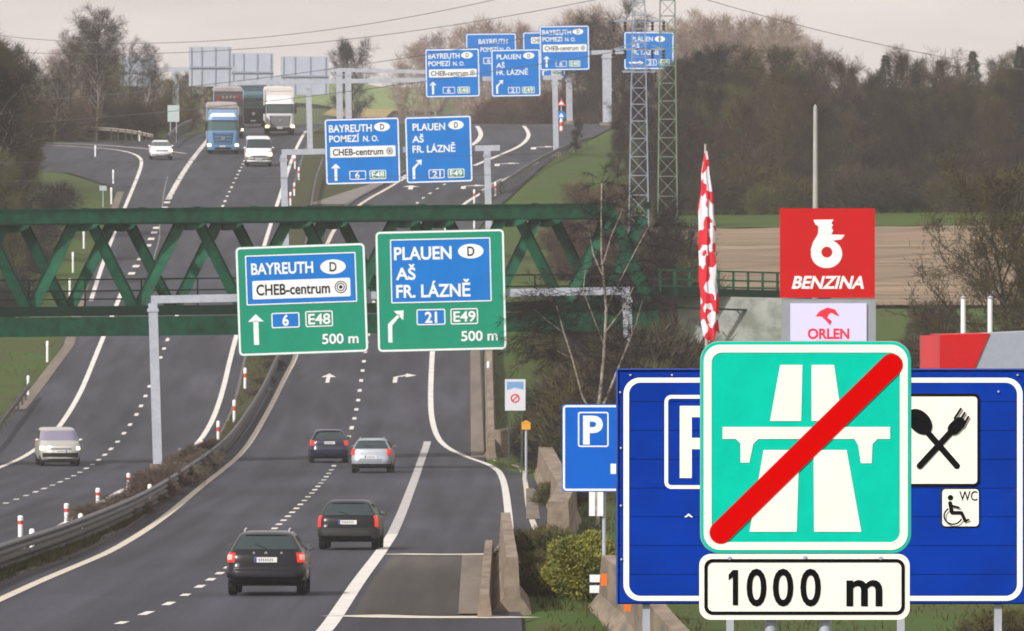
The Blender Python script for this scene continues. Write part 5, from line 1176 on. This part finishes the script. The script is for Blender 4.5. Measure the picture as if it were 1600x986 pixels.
def shrub(name, label, seed, h, r, n, m, group, tl=(.25, .6), tw=.03, leafy=False, cat='shrub'):
    rnd = np.random.default_rng(seed); t = thing(name, label, cat, group=group); q = MB()
    for k in range(26):
        a = rnd.random()*6.28; e = Vector((r*.8*math.cos(a)*rnd.random(), r*.8*math.sin(a)*rnd.random(), h*rnd.uniform(.6, .95))); q.tube([(e.x*.12, e.y*.12, -.1), e*.55 + Vector(rnd.normal(size=3))*.04*h, e], [.022*h/2 + .006, .014*h/2 + .005, .005], 4, cap=False)
    q.build('stems', M_BARK, t)
    u_ = rnd.normal(size=(n, 3)); u_ /= np.linalg.norm(u_, axis=1)[:, None]; rad = rnd.random(n) ** (.42 if not leafy else .30)
    lump = 1 + .16*np.sin(u_[:, 0]*5 + seed) * np.sin(u_[:, 1]*4.3) + .14*np.sin(u_[:, 2]*6 + u_[:, 0]*3)
    P = u_ * rad[:, None] * lump[:, None] * np.array([r, r, h*.5]) + np.array([0, 0, h*.5]); keep = P[:, 2] > .02; P = P[keep]
    D = (u_[keep]*.55 + rnd.normal(size=P.shape)*.6 + np.array([0, 0, .45])); D /= np.linalg.norm(D, axis=1)[:, None]; n = len(P)
    mesh_kites('foliage' if leafy else 'twigs', kites(P, D, rnd.uniform(tl[0], tl[1], n), rnd.uniform(.6, 1.3, n)*tw, rnd), m, t); return t

RT = random.Random(21)
def put(src, u, Y, sc, used={}, dz=0.0, label=None, group=None):
    x = (u - 800) * Y / F
    a, b = xl(Y), xr(Y)
    if a - 1.0 < x < b + 1.0 and Y < 1400: return None
    loc = (x, Y, terr(x, Y) - .1 + dz); s3 = (sc*RT.uniform(.9, 1.1),)*2 + (sc,)
    if src.name not in used:
        used[src.name] = 1; src.location = loc; src.rotation_euler = (0, 0, RT.random()*6.28); src.scale = s3
        if label: src['label'] = label
        if group: src['group'] = group
        return src
    return copy_tree(src, loc, (0, 0, RT.random()*6.28), s3, label, group)
GW = 'trees of the wood behind the ploughed field'; LW = 'leafless tree in the brown wood rising behind the ploughed field'
wood = [tree('bare_tree', LW, 1, 12, 3.4, 3600, M_TWIG, M_BARK, GW, limbs=18), tree('bare_tree', LW, 2, 11.5, 3.9, 3900, M_TWIGR, M_BARK, GW, base=.16, shape='round'), tree('bare_tree', LW, 3, 12.5, 2.8, 3600, M_TWIGO, M_BARK, GW, base=.14, limbs=20), tree('bare_tree', LW, 4, 11, 3.4, 3800, M_TWIGP, M_BARK, GW, base=.1, stems=2, limbs=12)]
sp0 = spruce('dark spruce poking out of the brown wood behind the field', 9, 12, 3.1, 5200, 'spruces in the wood')
und = [shrub('brown_shrub', 'bare brown shrub along the foot of the wood', 30 + k, 3.2, 2.0, 2600, (M_TWIGP, M_TWIG, M_TWIGO)[k], 'shrubs along the foot of the wood', (.4, .9), .04) for k in range(3)]
def putv(src, hn, u, Y, vt, **kw):
    """place so that the top reaches picture row vt"""
    x = (u - 800) * Y / F; h = (VH - vt) * Y / F - terr(x, Y) + .1
    if h < 1.2: return None
    return put(src, u, Y, h / hn, **kw)
HN = (12, 11.5, 12.5, 11)
def skyline(u): return float(np.interp(u, [1030, 1060, 1100, 1180, 1240, 1300, 1360, 1420, 1480, 1540, 1600, 1700], [120, 105, 92, 84, 92, 108, 104, 100, 112, 104, 92, 90]))
for row in range(9):
    Y = 808 + row * 23; u = 1040 + RT.random()*30
    while u < 1690:
        i = RT.randrange(4); vt = skyline(u) + RT.uniform(-14, 30) + max(0, 3 - row) * 22 + (26 if RT.random() < .25 else 0)
        putv(wood[i], HN[i], u, Y + RT.uniform(-8, 8), vt); u += RT.uniform(38, 70)
for row in range(3):
    u = 1040 + RT.random()*20
    while u < 1660:
        put(und[RT.randrange(3)], u, 801 + row * 14 + RT.uniform(-2, 4), RT.uniform(.7, 1.25)); u += RT.uniform(32, 52)
for u, Y, vt in ((1092, 905, 66), (1145, 960, 80), (1245, 960, 84), (1384, 940, 72), (1405, 970, 84), (1468, 960, 80), (1520, 940, 66), (1594, 920, 58), (1330, 970, 92), (1565, 960, 88)): putv(sp0, 12, u, Y, vt + 14)
# far trees beyond the crest
GF = 'far trees beyond the crest of the road'; LF = 'hazy leafless tree beyond the crest, behind the overhead signs'
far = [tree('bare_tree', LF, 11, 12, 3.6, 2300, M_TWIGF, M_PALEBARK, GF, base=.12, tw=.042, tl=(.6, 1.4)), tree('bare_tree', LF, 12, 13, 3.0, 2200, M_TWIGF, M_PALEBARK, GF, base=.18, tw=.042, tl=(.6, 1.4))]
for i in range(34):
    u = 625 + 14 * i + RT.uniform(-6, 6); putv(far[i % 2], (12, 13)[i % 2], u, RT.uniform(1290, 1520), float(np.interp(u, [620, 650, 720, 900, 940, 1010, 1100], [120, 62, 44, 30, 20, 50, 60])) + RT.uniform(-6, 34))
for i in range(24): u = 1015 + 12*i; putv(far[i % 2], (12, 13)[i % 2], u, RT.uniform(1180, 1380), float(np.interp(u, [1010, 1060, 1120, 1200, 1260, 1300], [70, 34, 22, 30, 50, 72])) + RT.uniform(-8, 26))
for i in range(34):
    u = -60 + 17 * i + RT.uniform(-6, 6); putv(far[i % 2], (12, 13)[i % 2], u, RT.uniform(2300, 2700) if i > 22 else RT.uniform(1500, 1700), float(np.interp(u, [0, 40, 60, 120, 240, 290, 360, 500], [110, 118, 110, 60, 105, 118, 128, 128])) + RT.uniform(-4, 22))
ct = tree('round_tree', 'round dark bare tree standing alone against the sky beside the third gantry', 15, 12.2, 4.2, 8200, M_TWIGP, M_BARK, None, base=.24, shape='round', limbs=22, tw=.04, trunk=.2); put(ct, 553, 1500, 1.0)
# trees by the gantries and lattice masts
GM = 'trees around the thick gantry post and lattice masts'; LM = 'bare tree growing around the thick gantry post and lattice masts'
gm = [tree('bare_tree', LM, 21, 11.5, 2.6, 5600, M_TWIGP, M_BARK, GM, base=.12, limbs=20), tree('bare_tree', LM, 22, 11, 3.0, 5600, M_TWIG, M_BARK, GM, base=.1, stems=2, limbs=13)]
for u, Y, vt in ((936, 1150, 2), (922, 1160, 40), (955, 1140, 40), (975, 1150, 62), (905, 1180, 60), (990, 1140, 70), (915, 1120, 120), (1010, 1120, 100), (968, 1075, 122), (990, 1020, 125), (1020, 1000, 118), (1045, 950, 105), (925, 980, 165), (975, 940, 150), (1005, 900, 140), (1030, 850, 150), (1058, 860, 110), (900, 930, 190), (1000, 800, 215), (1040, 780, 200), (965, 860, 190), (1075, 900, 84)): i = RT.randrange(2); putv(gm[i], (11.5, 11)[i], u, Y, vt)
lp = shrub('reddish_shrub', 'reddish brown shrub on the green bank beyond the bridge', 41, 2.6, 1.6, 2600, M_TWIGR, 'reddish shrubs on the bank beyond the bridge', (.3, .7), .03)
for u, Y, sc in ((905, 815, .8), (880, 770, .8), (925, 790, .9), (950, 760, 1.0), (905, 740, .9), (880, 715, .8), (935, 715, 1.1), (960, 800, 1.0), (862, 752, .6), (985, 720, 1.2), (1010, 730, 1.2)): put(lp, u, Y, sc)
# thicket around the end of the bridge
GT = 'shrubs of the brown thicket at the end of the bridge'
th = [shrub('brown_shrub', 'dense bare shrub in the brown thicket at the end of the bridge', 51 + k, 3.6, 1.9, 6200, (M_TWIG, M_TWIGP, M_TWIGO)[k], GT, (.3, .75), .034) for k in range(3)]
for u, Y, sc in ((1000, 560, 1.3), (1035, 575, 1.45), (1060, 590, 1.1), (1022, 545, 1.1), (985, 590, 1.2), (968, 612, 1.2), (1048, 620, 1.5), (1010, 640, 1.5), (960, 660, 1.1), (930, 650, .9), (900, 640, .8), (990, 505, 1.0), (1025, 510, 1.0), (955, 520, .8), (1060, 520, 1.0), (920, 560, .8), (890, 580, .75), (1040, 470, .95), (1000, 455, .9), (1070, 450, .9), (965, 470, .7), (1100, 500, .8), (1140, 490, .7), (1190, 500, .7), (1230, 500, .8), (1080, 560, .75), (1260, 520, .9), (1400, 520, .8), (1440, 560, .9), (1380, 580, .9), (1330, 600, .8), (1420, 610, .8), (1460, 640, .8), (870, 620, .6), (845, 640, .5), (975, 480, 1.3), (1005, 488, 1.25), (1030, 480, 1.1), (950, 490, 1.0), (1055, 485, 1.1), (925, 500, .8), (985, 440, .9), (1025, 430, .8), (1075, 520, .9), (950, 545, 1.1), (935, 580, 1.0), (915, 530, .9), (1000, 520, 1.2), (1040, 530, 1.25), (1050, 640, 1.6), (1025, 660, 1.6), (995, 660, 1.3), (1065, 600, 1.3), (960, 460, 1.0), (1090, 470, .9), (1120, 450, .8)): put(th[RT.randrange(3)], u, Y, sc)
bt = [tree('bare_tree', 'slender bare tree standing in the brown thicket near the bridge end', 61, 8, 2.3, 3600, M_TWIGP, M_BARK, 'bare trees in the thicket', base=.15, trunk=.10, tw=.026, limbs=14)]
for u, Y, sc in ((1015, 600, .95), (985, 560, .75), (1048, 555, .8), (945, 600, .7), (1062, 640, .95), (905, 610, .55)): put(bt[0], u, Y, sc)
# big trees beyond the station and birch in front of the gantry
ot = tree('budding_tree', 'large blurred olive brown tree behind the station canopy', 71, 12, 4.6, 30000, M_TWIGO, M_BARK, None, base=.12, stems=2, limbs=22, tw=.030, tl=(.18, .5), trunk=.2); put(ot, 1588, 500, 1.08)
ot2 = tree('budding_tree', 'second olive brown tree at the picture edge beyond the canopy', 72, 11, 3.6, 12000, M_TWIGO, M_BARK, None, base=.1, stems=2, limbs=16, tw=.034, tl=(.25, .7), trunk=.2); put(ot2, 1660, 560, 1.0)
Yb_ = 375; xb = (932 - 800) * Yb_ / F
bi = thing('birch_tree', 'pale forked birch with fine drooping twigs behind the smaller P sign', 'tree', (xb, Yb_, terr(xb, Yb_) - .1))
rnd = np.random.default_rng(5); q = MB(); qt = MB(); ends = []; sb = F / Yb_
bx = lambda u, v, dy=0: Vector(((u - 932) / sb, dy, (VH - v) / sb - bi.location.z))
paths = [([(934, 830), (932, 660), (936, 625), (944, 560), (945, 480), (941, 400), (942, 340), (941, 285)], .085, 0), ([(936, 650), (958, 590), (980, 545), (993, 505), (1003, 470)], .05, .5), ([(932, 660), (912, 620), (893, 560), (880, 520), (868, 480)], .045, -.4), ([(944, 490), (962, 455), (985, 410), (1012, 357)], .035, .3), ([(943, 410), (955, 370), (973, 325)], .026, -.3), ([(941, 430), (928, 395), (918, 350)], .022, .4), ([(944, 540), (925, 490), (912, 455), (915, 420)], .024, -.5), ([(880, 520), (855, 500), (835, 480)], .022, .2), ([(893, 560), (865, 545), (832, 540)], .018, -.2), ([(945, 520), (975, 480), (990, 450)], .022, -.4)]
for pts, r0, dy in paths:
    n = len(pts); P = [bx(u, v, dy * i / (n - 1)) for i, (u, v) in enumerate(pts)]; P = [P[0]] + [P[i] + Vector(rnd.normal(size=3)) * .03 for i in range(1, n)]
    fine = []
    for a, b in zip(P, P[1:]): fine += [a.lerp(b, x) for x in (0, .5)]
    fine.append(P[-1]); q.tube(fine, [.78 * r0 * (1 - .85*i/len(fine)) + .005 for i in range(len(fine))], 8)
    for i in range(3, len(fine)):
        for b in range(7):
            d = Vector((rnd.normal(), rnd.normal()*.8, rnd.uniform(-.1, .8))).normalized(); L_ = rnd.uniform(.5, 1.5) * (1 if r0 < .08 else .8); cur = [fine[i]]
            if fine[i].z < 3.6: continue
            for j in range(5): d = (d + Vector((0, 0, -.11)) + Vector(rnd.normal(size=3))*.12).normalized(); cur.append(cur[-1] + d * L_/5)
            qt.tube(cur, [.008, .007, .006, .005, .0045, .004], 3, cap=False); ends += [(cur[j], d) for j in (2, 3, 4, 5)]
for b in range(46):      # long twigs reaching over the edge of the green sign
    p0 = bx(rnd.uniform(845, 905), rnd.uniform(455, 560), rnd.normal()*.4); d = Vector((-.9, rnd.normal()*.3, rnd.uniform(-.25, .35))).normalized(); cur = [p0]
    for j in range(6): d = (d + Vector((0, 0, -.05)) + Vector(rnd.normal(size=3))*.12).normalized(); cur.append(cur[-1] + d*rnd.uniform(.15, .30))
    qt.tube(cur, [.008, .007, .006, .005, .005, .004, .004], 3, cap=False); ends += [(cur[j], d) for j in (2, 3, 4, 5, 6)]
q.smooth = True; q.build('trunk', mat('birch_bark', (.48, .42, .36), .9, col2=(.24, .20, .17), scale=6, detail=8), bi)
idx = rnd.integers(0, len(ends), 15000); pp = np.array([ends[i][0] for i in idx]); D = np.array([ends[i][1] for i in idx])*.8 + rnd.normal(size=(15000, 3))*.5; D /= np.linalg.norm(D, axis=1)[:, None]
qt.build('twigs', M_TWIGP, bi)
mesh_kites('crown', kites(pp, D, rnd.uniform(.15, .5, 15000), .013, rnd), M_TWIGP, bi)
# left side
GL = 'trees of the wood behind the slip road'; LL = 'bare tree in the hazy wood behind the slip road guardrail'
lt = [tree('bare_tree', LL, 81, 12, 3.2, 3300, M_TWIG, M_BARK, GL, base=.12, limbs=18), tree('bare_tree', LL, 82, 11.5, 3.0, 3000, M_TWIGP, M_PALEBARK, GL, base=.16, limbs=18), tree('bare_tree', LL, 83, 10.5, 3.2, 3600, M_TWIGO, M_BARK, GL, base=.08, stems=2, limbs=12)]
for u, Y, vt in ((110, 1010, 62), (128, 1030, 40), (150, 1000, 22), (160, 1020, 28), (178, 1040, 50), (150, 980, 90), (92, 1000, 105), (120, 975, 100), (175, 975, 95), (205, 1000, 70), (228, 1020, 78), (240, 1050, 110), (262, 1080, 118), (300, 1120, 112), (325, 1150, 125), (240, 990, 130), (212, 975, 120), (195, 985, 105), (75, 985, 112), (60, 1010, 140), (85, 975, 130), (30, 990, 110), (262, 1010, 142), (290, 1030, 150), (310, 1060, 150), (345, 1180, 128), (-10, 985, 70), (270, 1110, 125), (100, 1090, 100), (215, 1090, 95), (145, 1090, 60), (290, 1160, 118), (335, 1230, 130), (365, 1260, 130), (420, 1300, 128), (460, 1320, 132), (500, 1330, 135), (390, 1240, 130), (440, 1250, 135), (530, 1350, 138), (50, 1030, 150), (15, 1000, 100)): i = RT.randrange(3); putv(lt[i], (12, 11.5, 10.5)[i], u, Y, vt)
GN = 'nearer trees at the picture edge below the slip road'; LN = 'blurred brown tree at the picture edge below the slip road'
nt = [tree('bare_tree', LN, 91, 12, 3.0, 7500, M_TWIGO, M_BARK, GN, base=.06, limbs=20, stems=2), tree('bare_tree', LN, 92, 12, 2.6, 6500, M_TWIGP, M_PALEBARK, GN, base=.08, limbs=20)]
for u, Y, vt in ((4, 780, 66), (24, 800, 108), (-25, 760, 50), (12, 730, 150), (44, 830, 165), (36, 760, 210), (-10, 700, 110), (22, 690, 250), (2, 840, 80), (-40, 830, 60), (52, 850, 170), (30, 820, 135)): i = RT.randrange(2); putv(nt[i], 12, u, Y, vt)
pu = shrub('purple_shrub', 'purple brown shrub on the green bank beside the slip road', 95, 2.4, 1.7, 2600, M_TWIGP, 'purple brown shrubs by the slip road', (.3, .7), .032)
for u, Y, sc in ((88, 790, 1.0), (70, 770, 1.0), (55, 740, 1.1), (40, 715, 1.0), (30, 680, .9), (64, 715, .6), (12, 660, .9), (245, 985, .8), (232, 975, .8), (222, 990, 1.0), (205, 972, .9), (180, 966, .8), (150, 966, .9)): put(pu, u, Y, sc)
us = [shrub('brown_shrub', 'warm brown shrub under the trees behind the slip road guardrail', 110 + k, 3.2, 2.1, 2400, (M_TWIGR, M_TWIG)[k], 'shrubs behind the slip road guardrail', (.4, .9), .036) for k in range(2)]
for k in range(40):
    u = 40 + 7.2 * k + RT.uniform(-6, 6); putv(us[k % 2], 3.2, u, RT.uniform(972, 1010) + (0 if u < 240 else 40), RT.uniform(150, 186))
fs = shrub('brown_shrub', 'dark brown shrub on the crest between the exit lane and the far trees', 115, 3.0, 2.0, 2400, M_TWIGR, 'shrubs on the crest of the road', (.4, .9), .04)
for k in range(24): u = 748 + 8 * k + RT.uniform(-4, 4); putv(fs, 3.0, u, RT.uniform(1190, 1290), RT.uniform(140, 176))
for u, Y, sc in ((870, 498, .9), (890, 506, 1.2), (910, 494, 1.3), (930, 508, 1.5), (950, 500, 1.6), (972, 495, 1.5), (990, 509, 1.8), (1008, 498, 1.9), (1024, 510, 1.9), (1042, 500, 1.8), (1060, 508, 1.5), (1030, 490, 1.5), (960, 480, 1.1), (1080, 505, .8), (1105, 510, .62), (1135, 505, .55), (1170, 508, .6), (1205, 505, .6), (855, 512, .7)): put(th[RT.randrange(3)], u, Y, sc)
# dry scrub on the median
sc0 = shrub('dry_scrub_bush', 'low brown dry bush on the median between the marker posts and guardrail', 99, .9, .85, 5200, M_SCRUB, 'dry bushes on the median', (.12, .30), .016)
used_sc = False
for u, v, sc in ((140, 822, .8), (165, 812, .95), (190, 802, 1.05), (213, 790, 1.15), (236, 779, 1.15), (256, 768, 1.2), (274, 755, 1.2), (291, 742, 1.2), (306, 730, 1.15), (320, 716, 1.0), (120, 832, .55), (95, 842, .5), (66, 855, .5), (40, 866, .5), (15, 876, .5), (205, 803, .9), (248, 780, 1.0), (285, 756, 1.0), (312, 735, .9), (332, 702, .7), (345, 690, .5), (398, 618, .6), (412, 600, .7), (428, 575, .8), (420, 560, .6)):
    x, Y = at(u, v, .1); loc = (x, Y, prof(Y) + .06)
    if not used_sc: sc0.location = loc; sc0.scale = (sc,)*3; used_sc = True
    else: copy_tree(sc0, loc, (0, 0, RT.random()*6.28), (sc*RT.uniform(.9, 1.15), sc*1.2, sc*RT.uniform(.55, .75) * (.8 if u < 225 else 1.15)))
gb = shrub('green_bush', 'round yellow green leafy bush under the smaller P sign', 101, 1.62, .86, 26000, M_LEAF, None, (.05, .11), .045, leafy=True, cat='bush'); x = (912 - 800) / 68.5; gb.location = (x, F/68.5, terr(x, F/68.5) - .05)
gb2 = copy_tree(gb, (2.55, F/67.5, terr(2.55, F/67.5) - .05), (0, 0, 2), (.8, .8, .8), 'smaller leafy bush behind the post of the smaller P sign'); 
dk = shrub('low_dark_shrub', 'low dark shrub added as the dark of the shadowed ditch beside the tapered concrete block', 103, .8, .75, 7000, M_TWIGO, 'dark shrubs around the ditch and big blue sign', (.1, .25), .018)  # those in the ditch are added to stand in for its shadow
first = True
for u, v, sc in ((850, 905, .9), (845, 932, .8), (850, 880, 1.2), (868, 925, .9), (1478, 990, .8), (1520, 985, .9), (1180, 970, .5), (1460, 965, .5), (1585, 990, 1.2), (1570, 960, 1.0), (880, 790, 1.2), (850, 700, 1.1), (872, 740, 1.2), (860, 655, 1.2)):
    s_ = F / at(u, v)[1]; Y = F / s_; x = (u - 800) / s_; loc = (x, Y, terr(x, Y) - .05)
    if first: dk.location = loc; dk.scale = (sc,)*3; first = False
    else: copy_tree(dk, loc, (0, 0, RT.random()*6.28), (sc*1.2, sc*1.2, sc))
# rough grass: tufts on the verges and the median
rnd = np.random.default_rng(77); P = []
ml = np.array(sorted(med_l, key=lambda p: p[1])); mr = np.array(sorted(med_r, key=lambda p: p[1]))
for _ in range(26000):
    Y = 225 + 480 * rnd.random() ** 1.3; a = np.interp(Y, ml[:, 1], ml[:, 0]) + .15; b = np.interp(Y, mr[:, 1], mr[:, 0]) - .15
    x = a + (b - a) * rnd.random()
    if math.sin(x*2.1 + Y*.11) + math.sin(Y*.31 - x) + rnd.normal()*.6 > -.3: P.append((x, Y, prof(Y) + .09))
for _ in range(42000):
    Y = 220 + 470 * rnd.random() ** 1.4
    x = (xr(Y) + .5 + rnd.random() ** 1.5 * 14) if rnd.random() < .7 else (xl(Y) - .4 - rnd.random() ** 1.5 * 12)
    if math.sin(x*1.3 + Y*.09) + math.sin(Y*.23 - x*.7) + rnd.normal()*.7 > -.5: P.append((x, Y, terr(x, Y) - .02))
rl = np.array(sorted(to_xy(RAILP), key=lambda q_: q_[1]))
for _ in range(15000):
    Y = 225 + 330 * rnd.random() ** 1.3; a = np.interp(Y, rl[:, 1], rl[:, 0]) - .15; b = np.interp(Y, mr[:, 1], mr[:, 0]) + .06
    if math.sin(Y*.21) + math.sin(Y*.083 + 1) + rnd.normal()*.8 > -.4: P.append((a + (b - a) * rnd.random(), Y, prof(Y) + .09))
P = np.array(P); n = len(P); D = rnd.normal(size=(n, 3))*.33 + np.array([0, 0, 1]); D /= np.linalg.norm(D, axis=1)[:, None]
V = kites(P, D, rnd.uniform(.10, .30, n), .035, rnd); me = bpy.data.meshes.new('grass'); me.from_pydata(V.tolist(), [], [[4*i, 4*i+1, 4*i+2, 4*i+3] for i in range(n)])
me.materials.append(mat('grass_blades', (.055, .078, .016), .9, spec=.1, col2=(.095, .072, .036), scale=.6, detail=9)); go = bpy.data.objects.new('grass', me); COL.objects.link(go); stuff(go)

for o in [o for o in COL.objects if o.parent is None and o.type == 'EMPTY' and o.location.length < 1]:
    for c_ in list(o.children): bpy.data.objects.remove(c_)
    bpy.data.objects.remove(o)
# ------------------------------------------------------------------ haze
q = MB(); q.box((0, 1700, 24), (3200, 3600, 70)); hm = bpy.data.materials.new('haze'); hm.use_nodes = True; hn = hm.node_tree.nodes; hn.clear()
pv = hn.new('ShaderNodeVolumePrincipled'); pv.inputs['Color'].default_value = (.99, .97, .98, 1); pv.inputs['Density'].default_value = 0.00011; pv.inputs['Anisotropy'].default_value = 0
ho = hn.new('ShaderNodeOutputMaterial'); hm.node_tree.links.new(pv.outputs['Volume'], ho.inputs['Volume']); stuff(q.build('haze', hm))
#@@PART4
